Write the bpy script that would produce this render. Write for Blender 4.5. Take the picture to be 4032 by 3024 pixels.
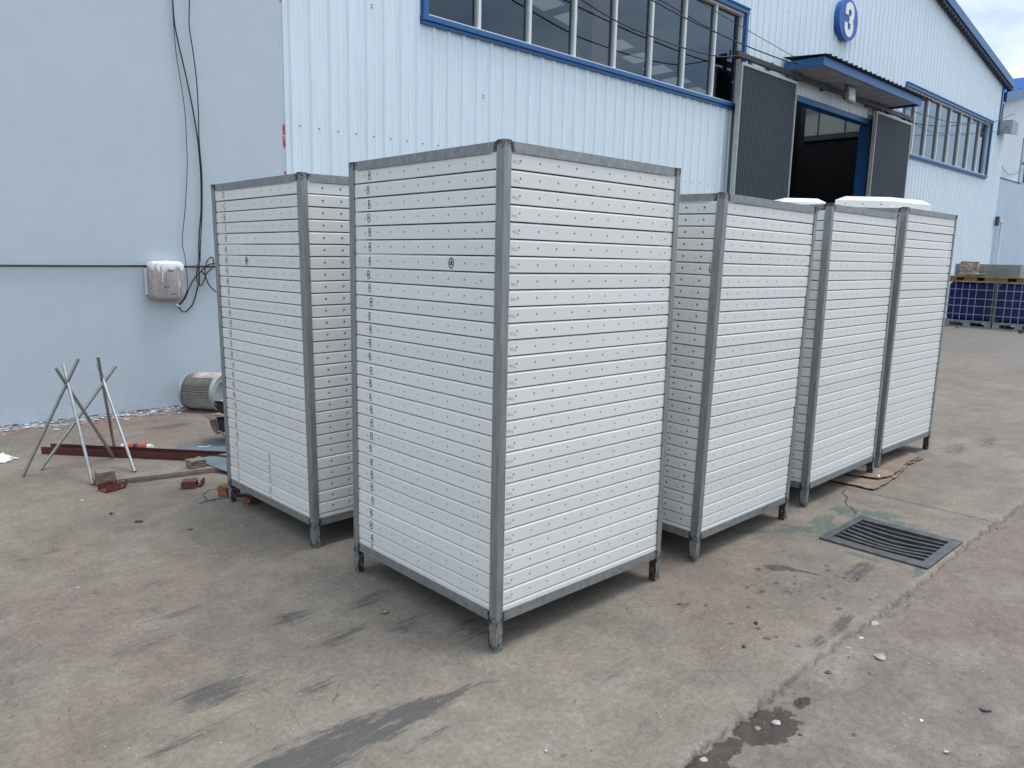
import bpy, bmesh, math, random
import numpy as np
from mathutils import Vector, Matrix, Euler
R = math.radians
random.seed(11)
scene = bpy.context.scene
for o in list(bpy.data.objects):
    bpy.data.objects.remove(o)

# ------------------------------------------------------------------ camera
cam_d = bpy.data.cameras.new('camera')
cam_d.sensor_width = 36.0
cam_d.lens = 36.0 * 3008.5 / 4032.0
cam_d.clip_start = 0.05
cam_d.clip_end = 2000
cam = bpy.data.objects.new('camera', cam_d)
scene.collection.objects.link(cam)
yaw, pitch, roll = 0.76722, -0.167537, 0.022521
fw = Vector((math.sin(yaw) * math.cos(pitch), math.cos(yaw) * math.cos(pitch), math.sin(pitch)))
rt = Vector((math.cos(yaw), -math.sin(yaw), 0))
up = rt.cross(fw)
r2 = rt * math.cos(roll) + up * math.sin(roll)
u2 = -rt * math.sin(roll) + up * math.cos(roll)
cam.matrix_world = Matrix(((r2.x, u2.x, -fw.x, 0), (r2.y, u2.y, -fw.y, 0), (r2.z, u2.z, -fw.z, 1.65), (0, 0, 0, 1)))
scene.camera = cam

# ------------------------------------------------------------------ sky, sun, exposure
SUN_EL, SUN_AZ = 74.0, 125.0        # azimuth clockwise from +Y
world = bpy.data.worlds.new('World')
scene.world = world
world.use_nodes = True
wn, wl_ = world.node_tree.nodes, world.node_tree.links
wn.clear()
w_out = wn.new('ShaderNodeOutputWorld')
w_bg = wn.new('ShaderNodeBackground')
w_sky = wn.new('ShaderNodeTexSky')
w_sky.sky_type = 'NISHITA'
w_sky.sun_disc = False
w_sky.sun_elevation = R(SUN_EL)
w_sky.sun_rotation = R(SUN_AZ)
w_sky.air_density = 1.0
w_sky.dust_density = 2.0
w_tc = wn.new('ShaderNodeTexCoord')
w_map = wn.new('ShaderNodeMapping')
w_map.inputs['Scale'].default_value = (1.0, 1.0, 2.6)
w_map.inputs['Location'].default_value = (0.3, 0.1, 0.0)
w_noise = wn.new('ShaderNodeTexNoise')
w_noise.inputs['Scale'].default_value = 2.6
w_noise.inputs['Detail'].default_value = 8
w_noise.inputs['Roughness'].default_value = 0.55
w_ramp = wn.new('ShaderNodeValToRGB')
w_ramp.color_ramp.elements[0].position = 0.36
w_ramp.color_ramp.elements[0].color = (0.12, 0.12, 0.12, 1)
w_ramp.color_ramp.elements[1].position = 0.60
w_ramp.color_ramp.elements[1].color = (0.95, 0.95, 0.95, 1)
w_mix = wn.new('ShaderNodeMix')
w_mix.data_type = 'RGBA'
w_mix.inputs[7].default_value = (7.4, 8.2, 9.0, 1)      # cloud deck
wl_.new(w_tc.outputs['Generated'], w_map.inputs['Vector'])
wl_.new(w_map.outputs[0], w_noise.inputs['Vector'])
wl_.new(w_noise.outputs['Fac'], w_ramp.inputs['Fac'])
wl_.new(w_ramp.outputs['Color'], w_mix.inputs[0])
wl_.new(w_sky.outputs['Color'], w_mix.inputs[6])
# an overcast sky is brighter overhead than near the horizon
w_sep = wn.new('ShaderNodeSeparateXYZ')
w_gr = wn.new('ShaderNodeMapRange')
w_gr.inputs[1].default_value, w_gr.inputs[2].default_value = 0.0, 1.0
w_gr.inputs[3].default_value, w_gr.inputs[4].default_value = 0.62, 1.25
w_mul = wn.new('ShaderNodeMix')
w_mul.data_type = 'RGBA'
w_mul.blend_type = 'MULTIPLY'
w_mul.inputs[0].default_value = 1.0
wl_.new(w_tc.outputs['Generated'], w_sep.inputs[0])
wl_.new(w_sep.outputs[2], w_gr.inputs[0])
wl_.new(w_mix.outputs[2], w_mul.inputs[6])
wl_.new(w_gr.outputs[0], w_mul.inputs[7])
wl_.new(w_mul.outputs[2], w_bg.inputs['Color'])
w_bg.inputs['Strength'].default_value = 0.12
wl_.new(w_bg.outputs[0], w_out.inputs['Surface'])

sun_d = bpy.data.lights.new('sun', 'SUN')
sun_d.energy = 1.1
sun_d.angle = R(22)
sun_d.color = (1.0, 0.96, 0.9)
sun = bpy.data.objects.new('sun', sun_d)
scene.collection.objects.link(sun)
sdir = Vector((math.sin(R(SUN_AZ)) * math.cos(R(SUN_EL)), math.cos(R(SUN_AZ)) * math.cos(R(SUN_EL)), math.sin(R(SUN_EL))))
sun.rotation_euler = sdir.to_track_quat('Z', 'Y').to_euler()
sun.location = sdir * 60

scene.view_settings.view_transform = 'Standard'
scene.view_settings.look = 'None'
scene.view_settings.gamma = 1.0
scene.view_settings.use_curve_mapping = False
scene.view_settings.exposure = 0.75
scene.render.engine = 'CYCLES'
scene.cycles.use_denoising = True
scene.cycles.max_bounces = 8
scene.cycles.caustics_reflective = False
scene.cycles.caustics_refractive = False

# ------------------------------------------------------------------ helpers
C = scene.collection


class M:
    """collects vertices and faces, then links them as one mesh object"""
    def __init__(self):
        self.v, self.f, self.mi = [], [], []

    def face(self, pts, mi=0):
        b = len(self.v)
        self.v += [tuple(p) for p in pts]
        self.f.append(tuple(range(b, b + len(pts))))
        self.mi.append(mi)

    def box(self, lo, hi, mi=0, mat=None):
        x0, y0, z0 = lo
        x1, y1, z1 = hi
        p = [Vector(q) for q in ((x0, y0, z0), (x1, y0, z0), (x1, y1, z0), (x0, y1, z0), (x0, y0, z1), (x1, y0, z1), (x1, y1, z1), (x0, y1, z1))]
        if mat is not None:
            p = [mat @ q for q in p]
        b = len(self.v)
        self.v += [tuple(q) for q in p]
        for f in ((0, 3, 2, 1), (4, 5, 6, 7), (0, 1, 5, 4), (1, 2, 6, 5), (2, 3, 7, 6), (3, 0, 4, 7)):
            self.f.append(tuple(b + i for i in f))
            self.mi.append(mi)
        return self

    def prism(self, poly, axis, a, b_, mi=0, cuts=None):
        """poly (2-D, counter-clockwise) swept along an axis from a to b_"""
        ts = [a] + (cuts or []) + [b_]
        n = len(poly)
        base = len(self.v)
        for t in ts:
            for (p, q) in poly:
                self.v.append({'x': (t, p, q), 'y': (q, t, p), 'z': (p, q, t)}[axis])
        for k in range(len(ts) - 1):
            for i in range(n):
                j = (i + 1) % n
                self.f.append((base + k * n + i, base + k * n + j, base + (k + 1) * n + j, base + (k + 1) * n + i))
                self.mi.append(mi)
        self.f.append(tuple(base + i for i in reversed(range(n))))
        self.mi.append(mi)
        self.f.append(tuple(base + (len(ts) - 1) * n + i for i in range(n)))
        self.mi.append(mi)
        return self

    def tube(self, pts, r, seg=8, caps=True, mi=0, smooth=False):
        pts = [Vector(p) for p in pts]
        if smooth:
            pts = catmull(pts, smooth)
        rs = r if isinstance(r, (list, tuple)) else [r] * len(pts)
        base = len(self.v)
        prev = None
        for i, p in enumerate(pts):
            d = (pts[min(i + 1, len(pts) - 1)] - pts[max(i - 1, 0)])
            d = d.normalized() if d.length > 1e-9 else Vector((0, 0, 1))
            if prev is None:
                a = Vector((0, 0, 1)) if abs(d.z) < 0.9 else Vector((1, 0, 0))
                u = d.cross(a).normalized()
            else:
                u = (prev - d * prev.dot(d))
                u = u.normalized() if u.length > 1e-6 else d.orthogonal().normalized()
            prev = u
            w = d.cross(u)
            for k in range(seg):
                t = 2 * math.pi * k / seg
                self.v.append(tuple(p + (u * math.cos(t) + w * math.sin(t)) * rs[min(i, len(rs) - 1)]))
        for i in range(len(pts) - 1):
            for k in range(seg):
                k2 = (k + 1) % seg
                self.f.append((base + i * seg + k, base + i * seg + k2, base + (i + 1) * seg + k2, base + (i + 1) * seg + k))
                self.mi.append(mi)
        if caps:
            self.f.append(tuple(base + k for k in reversed(range(seg))))
            self.f.append(tuple(base + (len(pts) - 1) * seg + k for k in range(seg)))
            self.mi += [mi, mi]
        return self

    def ribbon(self, pts, w, n, mi=0):
        """flat stroke along pts, lying in the plane with normal n"""
        pts = [Vector(p) for p in pts]
        n = Vector(n)
        base = len(self.v)
        for i, p in enumerate(pts):
            d = (pts[min(i + 1, len(pts) - 1)] - pts[max(i - 1, 0)]).normalized()
            s = n.cross(d).normalized() * (w / 2)
            self.v += [tuple(p - s), tuple(p + s)]
        for i in range(len(pts) - 1):
            a = base + 2 * i
            self.f.append((a, a + 2, a + 3, a + 1))
            self.mi.append(mi)
        return self

    def mesh(self, name, mats, smooth=False):
        me = bpy.data.meshes.new(name)
        me.from_pydata([tuple(p) for p in self.v], [], self.f)
        for m in (mats if isinstance(mats, (list, tuple)) else [mats]):
            me.materials.append(m)
        if any(self.mi):
            me.polygons.foreach_set('material_index', self.mi)
        if smooth:
            me.polygons.foreach_set('use_smooth', [True] * len(self.f))
        me.update()
        return me

    def obj(self, name, mats, parent=None, smooth=False, loc=None, bevel=0, **props):
        return link(name, self.mesh(name, mats, smooth), parent, loc, bevel, **props)


def link(name, me, parent=None, loc=None, bevel=0, **props):
    o = bpy.data.objects.new(name, me)
    C.objects.link(o)
    if parent is not None:
        o.parent = parent
    if loc is not None:
        o.location = loc
    if bevel:
        md = o.modifiers.new('bevel', 'BEVEL')
        md.width = bevel
        md.segments = 2
        md.limit_method = 'ANGLE'
    for k, v in props.items():
        o[k] = v
    return o


def thing(name, label, cat, loc=(0, 0, 0), rot=(0, 0, 0), group=None):
    o = bpy.data.objects.new(name, None)
    C.objects.link(o)
    o.empty_display_size = 0.1
    o.location = loc
    o.rotation_euler = rot
    o['label'] = label
    o['category'] = cat
    if group:
        o['group'] = group
    return o


def tag(o, label, cat, group=None):
    o['label'] = label
    o['category'] = cat
    if group:
        o['group'] = group
    return o


def catmull(pts, n):
    out = []
    for i in range(len(pts) - 1):
        p0, p1, p2, p3 = pts[max(i - 1, 0)], pts[i], pts[i + 1], pts[min(i + 2, len(pts) - 1)]
        for k in range(n):
            t = k / n
            out.append(0.5 * ((2 * p1) + (-p0 + p2) * t + (2 * p0 - 5 * p1 + 4 * p2 - p3) * t * t + (-p0 + 3 * p1 - 3 * p2 + p3) * t ** 3))
    out.append(pts[-1])
    return out


def recalc(me):
    bm = bmesh.new()
    bm.from_mesh(me)
    bmesh.ops.recalc_face_normals(bm, faces=bm.faces)
    bm.to_mesh(me)
    bm.free()
    return me


# ------------------------------------------------------------------ materials
class NT:
    def __init__(self, name):
        self.m = bpy.data.materials.new(name)
        self.m.use_nodes = True
        self.t = self.m.node_tree
        self.n, self.l = self.t.nodes, self.t.links
        self.b = self.n['Principled BSDF']
        self.out = self.n['Material Output']
        self.tc = self.n.new('ShaderNodeTexCoord')

    def noise(self, scale, detail=4, rough=0.55, vec=None, stretch=None, loc=None):
        v = vec or self.tc.outputs['Object']
        if stretch or loc:
            mp = self.n.new('ShaderNodeMapping')
            if stretch:
                mp.inputs['Scale'].default_value = stretch
            if loc:
                mp.inputs['Location'].default_value = loc
            self.l.new(v, mp.inputs['Vector'])
            v = mp.outputs[0]
        t = self.n.new('ShaderNodeTexNoise')
        t.inputs['Scale'].default_value = scale
        t.inputs['Detail'].default_value = detail
        t.inputs['Roughness'].default_value = rough
        self.l.new(v, t.inputs['Vector'])
        return t.outputs['Fac']

    def ramp(self, fac, stops):
        r = self.n.new('ShaderNodeValToRGB')
        while len(r.color_ramp.elements) < len(stops):
            r.color_ramp.elements.new(0.5)
        for e, (p, c) in zip(r.color_ramp.elements, stops):
            e.position = p
            e.color = (c, c, c, 1) if isinstance(c, (int, float)) else (*c, 1)
        self.l.new(fac, r.inputs['Fac'])
        return r.outputs['Color']

    def mix(self, fac, a, b, mode='MIX'):
        x = self.n.new('ShaderNodeMix')
        x.data_type = 'RGBA'
        x.blend_type = mode
        for s, val in ((0, fac), (6, a), (7, b)):
            if isinstance(val, (int, float)):
                x.inputs[s].default_value = val if s == 0 else (val, val, val, 1)
            elif isinstance(val, tuple):
                x.inputs[s].default_value = (*val, 1)
            else:
                self.l.new(val, x.inputs[s])
        return x.outputs[2]

    def math(self, op, a, b=0.0, clamp=False):
        x = self.n.new('ShaderNodeMath')
        x.operation = op
        x.use_clamp = clamp
        for s, val in ((0, a), (1, b)):
            if isinstance(val, (int, float)):
                x.inputs[s].default_value = val
            else:
                self.l.new(val, x.inputs[s])
        return x.outputs[0]

    def sep(self, vec):
        s = self.n.new('ShaderNodeSeparateXYZ')
        self.l.new(vec, s.inputs[0])
        return s.outputs

    def attr(self, name):
        a = self.n.new('ShaderNodeAttribute')
        a.attribute_name = name
        return a

    def maprange(self, v, a, b, c=0.0, d=1.0):
        x = self.n.new('ShaderNodeMapRange')
        for s, val in ((1, a), (2, b), (3, c), (4, d)):
            x.inputs[s].default_value = val
        self.l.new(v, x.inputs[0])
        return x.outputs[0]

    def bump(self, h, strength=0.3, dist=0.01, chain=None):
        x = self.n.new('ShaderNodeBump')
        x.inputs['Strength'].default_value = strength
        x.inputs['Distance'].default_value = dist
        self.l.new(h, x.inputs['Height'])
        if chain is not None:
            self.l.new(chain, x.inputs['Normal'])
        self.l.new(x.outputs[0], self.b.inputs['Normal'])
        return x.outputs[0]

    def set(self, col=None, rough=None, metal=None, spec=None):
        for key, val in (('Base Color', col), ('Roughness', rough), ('Metallic', metal), ('Specular IOR Level', spec)):
            if val is None:
                continue
            if isinstance(val, (int, float)):
                self.b.inputs[key].default_value = val
            elif isinstance(val, tuple):
                self.b.inputs[key].default_value = (*val, 1)
            else:
                self.l.new(val, self.b.inputs[key])
        return self


def simple(name, col, rough=0.6, metal=0.0, var=0.12, scale=12.0, stretch=None, bump=0.0, bscale=80.0, rand=0.0):
    """one colour broken up by two scales of noise"""
    t = NT(name)
    f = t.noise(scale, 5, 0.6, stretch=stretch)
    lo = tuple(c * (1 - var) for c in col)
    hi = tuple(min(1, c * (1 + var)) for c in col)
    c = t.ramp(f, [(0.3, lo), (0.7, hi)])
    if rand:
        oi = t.n.new('ShaderNodeObjectInfo')
        k = t.maprange(oi.outputs['Random'], 0, 1, 1 - rand, 1 + rand)
        c = t.mix(1.0, c, k, 'MULTIPLY')
    t.set(c, rough, metal)
    if bump:
        t.bump(t.noise(bscale, 3), bump, 0.004)
    return t.m


def mat_panel():
    t = NT('white_panel')
    oi = t.n.new('ShaderNodeObjectInfo')
    k = t.maprange(oi.outputs['Random'], 0, 1, 0.955, 1.03)
    big = t.noise(2.2, 4, 0.6)
    base = t.ramp(big, [(0.3, (0.705, 0.71, 0.685)), (0.7, (0.75, 0.755, 0.73))])
    base = t.mix(1.0, base, k, 'MULTIPLY')
    # greasy hand smudges and grey dust
    sm = t.ramp(t.noise(9, 6, 0.7, loc=(3, 1, 7)), [(0.60, 0.0), (0.76, 1.0)])
    base = t.mix(t.math('MULTIPLY', sm, 0.35), base, (0.50, 0.50, 0.485))
    fine = t.ramp(t.noise(70, 3), [(0.70, 0.0), (0.78, 1.0)])
    base = t.mix(t.math('MULTIPLY', fine, 0.22), base, (0.42, 0.42, 0.42))
    t.set(base, 0.42, 0.0)
    t.bump(t.noise(14, 2), 0.06, 0.004)
    return t.m


def mat_steel(name, burn=True, stretch=(6, 6, 0.7)):
    t = NT(name)
    st = t.noise(9, 6, 0.65, stretch=stretch)
    col = t.ramp(st, [(0.28, (0.20, 0.213, 0.215)), (0.5, (0.28, 0.294, 0.296)), (0.75, (0.365, 0.378, 0.38))])
    sp = t.ramp(t.noise(55, 4, 0.7), [(0.62, 0.0), (0.72, 1.0)])
    col = t.mix(t.math('MULTIPLY', sp, 0.5), col, (0.13, 0.13, 0.135))
    rough = t.ramp(t.noise(25, 3), [(0.3, 0.38), (0.7, 0.58)])
    metal = 0.55
    if burn:
        a = t.attr('burn')
        nz = t.noise(38, 5, 0.7)
        f = t.math('MULTIPLY', a.outputs['Fac'], 1.0)
        f = t.math('ADD', f, t.math('MULTIPLY', t.math('SUBTRACT', nz, 0.5), 1.6))
        f = t.maprange(f, 0.42, 0.72)
        f = t.math('MULTIPLY', f, t.maprange(a.outputs['Fac'], 0.02, 0.2))
        rust = t.ramp(t.noise(60, 4, 0.7), [(0.35, (0.018, 0.017, 0.017)), (0.58, (0.05, 0.037, 0.03)), (0.76, (0.11, 0.06, 0.033))])
        col = t.mix(f, col, rust)
        mm = t.n.new('ShaderNodeMath')
        mm.operation = 'MULTIPLY_ADD'
        t.l.new(f, mm.inputs[0])
        mm.inputs[1].default_value = -0.5
        mm.inputs[2].default_value = 0.55
        metal = mm.outputs[0]
        rough = t.mix(f, rough, 0.85)
    t.set(col, rough, metal)
    t.bump(t.noise(90, 3), 0.08, 0.002)
    return t.m


def mat_sheet(name, col, dirt=0.25, rough=0.42):
    """painted sheet metal with faint vertical streaks"""
    t = NT(name)
    s = t.noise(3.0, 5, 0.6, stretch=(9, 1, 0.35))
    a = t.ramp(s, [(0.3, tuple(c * 0.93 for c in col)), (0.7, tuple(min(1, c * 1.05) for c in col))])
    d = t.ramp(t.noise(1.2, 6, 0.65, stretch=(10, 1, 0.6), loc=(5, 2, 1)), [(0.58, 0.0), (0.78, 1.0)])
    a = t.mix(t.math('MULTIPLY', d, dirt), a, tuple(c * 0.62 for c in col))
    t.set(a, rough, 0.0)
    return t.m


def mat_plaster():
    t = NT('pale_blue_plaster')
    pos = t.tc.outputs['Object']
    a = t.ramp(t.noise(0.55, 5, 0.55), [(0.3, (0.485, 0.555, 0.615)), (0.7, (0.505, 0.573, 0.628))])
    b = t.ramp(t.noise(6, 6, 0.7), [(0.35, 0.97), (0.7, 1.02)])
    a = t.mix(1.0, a, b, 'MULTIPLY')
    xyz = t.sep(pos)
    # splashed dirt along the foot of the wall
    foot = t.maprange(xyz[2], 0.0, 0.5, 1.0, 0.0)
    n1 = t.noise(11, 6, 0.7)
    f = t.math('MULTIPLY', foot, t.maprange(n1, 0.45, 0.7))
    a = t.mix(t.math('MULTIPLY', f, 0.30), a, (0.31, 0.35, 0.37))
    ragged = t.maprange(t.math('ADD', xyz[2], t.math('MULTIPLY', t.math('SUBTRACT', t.noise(30, 4), 0.5), 0.06)), 0.004, 0.012, 1.0, 0.0)
    a = t.mix(ragged, a, (0.10, 0.10, 0.10))
    # red paint runs along the joint with the metal hall
    nx = t.math('ADD', xyz[0], t.math('MULTIPLY', t.math('SUBTRACT', t.noise(2.5, 4, stretch=(1, 1, 1)), 0.5), 0.10))
    line = t.math('MULTIPLY', t.maprange(nx, 4.205, 4.215), t.maprange(t.noise(3.2, 3, stretch=(1, 1, 1.2)), 0.53, 0.56))
    a = t.mix(line, a, (0.42, 0.10, 0.10))
    # grey repair dabs
    p = t.ramp(t.noise(1.3, 4, 0.6, loc=(9, 0, 4)), [(0.66, 0.0), (0.70, 1.0)])
    a = t.mix(t.math('MULTIPLY', p, 0.25), a, (0.46, 0.55, 0.62))
    t.set(a, 0.75, 0.0, 0.3)
    h = t.math('ADD', t.noise(4, 4), t.math('MULTIPLY', t.noise(45, 4), 0.25))
    t.bump(h, 0.12, 0.02)
    return t.m


def mat_ground(name, dirt=False):
    t = NT(name)
    col = t.attr('Col').outputs['Color']
    wet = t.attr('wet').outputs['Fac']
    dark = t.attr('dark').outputs['Fac']
    green = t.attr('green').outputs['Fac']
    n2 = t.noise(5.5, 7, 0.7)
    n3 = t.noise(38, 6, 0.72)
    n4 = t.noise(230, 4, 0.7)
    k = t.ramp(n2, [(0.28, 0.76), (0.72, 1.20)])
    c = t.mix(1.0, col, k, 'MULTIPLY')
    k = t.ramp(n3, [(0.28, 0.72), (0.72, 1.24)])
    c = t.mix(1.0, c, k, 'MULTIPLY')
    k = t.ramp(n4, [(0.28, 0.66), (0.74, 1.32)])
    c = t.mix(1.0, c, k, 'MULTIPLY')
    # pale scuffs and scratches
    mp = t.n.new('ShaderNodeMapping')
    mp.inputs['Rotation'].default_value = (0, 0, R(100))
    mp.inputs['Scale'].default_value = (1.0, 12.0, 1.0)
    t.l.new(t.tc.outputs['Object'], mp.inputs['Vector'])
    sc = t.noise(3.2, 7, 0.72, vec=mp.outputs[0])
    sc = t.math('MULTIPLY', t.maprange(sc, 0.60, 0.70), t.maprange(n3, 0.40, 0.62))
    c = t.mix(t.math('MULTIPLY', sc, 0.6), c, (0.36, 0.345, 0.32))
    mp3 = t.n.new('ShaderNodeMapping')
    mp3.inputs['Rotation'].default_value = (0, 0, R(104))
    mp3.inputs['Scale'].default_value = (1.0, 34.0, 1.0)
    t.l.new(t.tc.outputs['Object'], mp3.inputs['Vector'])
    s3 = t.noise(2.4, 4, 0.6, vec=mp3.outputs[0])
    s3 = t.math('MULTIPLY', t.maprange(s3, 0.665, 0.70), t.maprange(n2, 0.46, 0.60))
    c = t.mix(t.math('MULTIPLY', s3, 0.15 if dirt else 0.5), c, (0.36, 0.345, 0.315))
    # small dark scrapes the other way
    mp4 = t.n.new('ShaderNodeMapping')
    mp4.inputs['Rotation'].default_value = (0, 0, R(20))
    mp4.inputs['Scale'].default_value = (1.0, 5.0, 1.0)
    t.l.new(t.tc.outputs['Object'], mp4.inputs['Vector'])
    s4 = t.noise(9, 5, 0.65, vec=mp4.outputs[0])
    s4 = t.math('MULTIPLY', t.maprange(s4, 0.655, 0.70), t.maprange(n2, 0.56, 0.44))
    c = t.mix(t.math('MULTIPLY', s4, 0.55), c, (0.075, 0.07, 0.065))
    # dark rubber marks
    mp2 = t.n.new('ShaderNodeMapping')
    mp2.inputs['Rotation'].default_value = (0, 0, R(8))
    mp2.inputs['Scale'].default_value = (0.8, 4.5, 1.0)
    t.l.new(t.tc.outputs['Object'], mp2.inputs['Vector'])
    st = t.noise(8, 7, 0.75, vec=mp2.outputs[0])
    dk = t.math('ADD', dark, t.math('MULTIPLY', t.math('SUBTRACT', st, 0.5), 2.9))
    dk = t.math('ADD', dk, t.math('MULTIPLY', t.math('SUBTRACT', n3, 0.5), 1.5))
    dk = t.math('MULTIPLY', t.maprange(dk, 0.30, 0.75), t.maprange(dark, 0.02, 0.15))
    c = t.mix(t.math('MULTIPLY', dk, 0.80), c, (0.056, 0.058, 0.062))
    # worn green paint
    gn = t.noise(11, 8, 0.8, stretch=(1, 1.8, 1))
    gr = t.math('ADD', green, t.math('MULTIPLY', t.math('SUBTRACT', gn, 0.5), 3.4))
    gr = t.math('MULTIPLY', t.maprange(gr, 0.50, 0.58), t.maprange(green, 0.02, 0.2))
    c = t.mix(t.math('MULTIPLY', gr, 0.7), c, (0.055, 0.105, 0.09))
    # damp
    wn_ = t.noise(20, 6, 0.7)
    wt = t.math('ADD', wet, t.math('MULTIPLY', t.math('SUBTRACT', wn_, 0.5), 1.5))
    wt = t.math('ADD', wt, t.math('MULTIPLY', t.math('SUBTRACT', n3, 0.5), 0.9))
    wt = t.math('MULTIPLY', wt, t.maprange(wet, 0.02, 0.25))
    wt = t.maprange(wt, 0.46, 0.54)
    c = t.mix(wt, c, t.mix(1.0, c, (0.29, 0.265, 0.24) if dirt else (0.46, 0.43, 0.40), 'MULTIPLY'))
    # small dark and pale specks
    vo = t.n.new('ShaderNodeTexVoronoi')
    vo.inputs['Scale'].default_value = 26
    t.l.new(t.tc.outputs['Object'], vo.inputs['Vector'])
    spot = t.math('MULTIPLY', t.maprange(vo.outputs['Distance'], 0.10, 0.16, 1.0, 0.0), t.maprange(t.sep(vo.outputs['Color'])[0], 0.86, 0.87))
    c = t.mix(t.math('MULTIPLY', spot, 0.7), c, (0.07, 0.06, 0.055))
    vo2 = t.n.new('ShaderNodeTexVoronoi')
    vo2.inputs['Scale'].default_value = 34
    t.l.new(t.tc.outputs['Object'], vo2.inputs['Vector'])
    spot2 = t.math('MULTIPLY', t.maprange(vo2.outputs['Distance'], 0.07, 0.12, 1.0, 0.0), t.maprange(t.sep(vo2.outputs['Color'])[1], 0.93, 0.94))
    c = t.mix(t.math('MULTIPLY', spot2, 0.8), c, (0.5, 0.49, 0.47))
    rough = t.mix(wt, 0.82, 0.42)
    t.set(c, rough, 0.0, 0.35)
    h = t.math('ADD', t.math('MULTIPLY', n3, 0.8), t.math('MULTIPLY', n4, 0.5))
    t.bump(h, 0.55 if dirt else 0.28, 0.006)
    return t.m


def mat_glass(name, tint):
    t = NT(name)
    t.n.remove(t.b)
    fr = t.n.new('ShaderNodeFresnel')
    fr.inputs['IOR'].default_value = 1.55
    f2 = t.math('MULTIPLY', fr.outputs[0], 1.75, clamp=True)
    tr = t.n.new('ShaderNodeBsdfTransparent')
    tr.inputs['Color'].default_value = (*tint, 1)
    gl = t.n.new('ShaderNodeBsdfGlossy')
    gl.inputs['Roughness'].default_value = 0.015
    gl.inputs['Color'].default_value = (0.72, 0.86, 1.0, 1)
    ms = t.n.new('ShaderNodeMixShader')
    t.l.new(f2, ms.inputs[0])
    t.l.new(tr.outputs[0], ms.inputs[1])
    t.l.new(gl.outputs[0], ms.inputs[2])
    t.l.new(ms.outputs[0], t.out.inputs['Surface'])
    return t.m


def mat_translucent(name, col):
    t = NT(name)
    t.n.remove(t.b)
    a = t.n.new('ShaderNodeBsdfTranslucent')
    a.inputs['Color'].default_value = (*col, 1)
    b = t.n.new('ShaderNodeBsdfDiffuse')
    b.inputs['Color'].default_value = (*col, 1)
    ms = t.n.new('ShaderNodeMixShader')
    ms.inputs[0].default_value = 0.35
    t.l.new(a.outputs[0], ms.inputs[1])
    t.l.new(b.outputs[0], ms.inputs[2])
    t.l.new(ms.outputs[0], t.out.inputs['Surface'])
    return t.m


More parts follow.
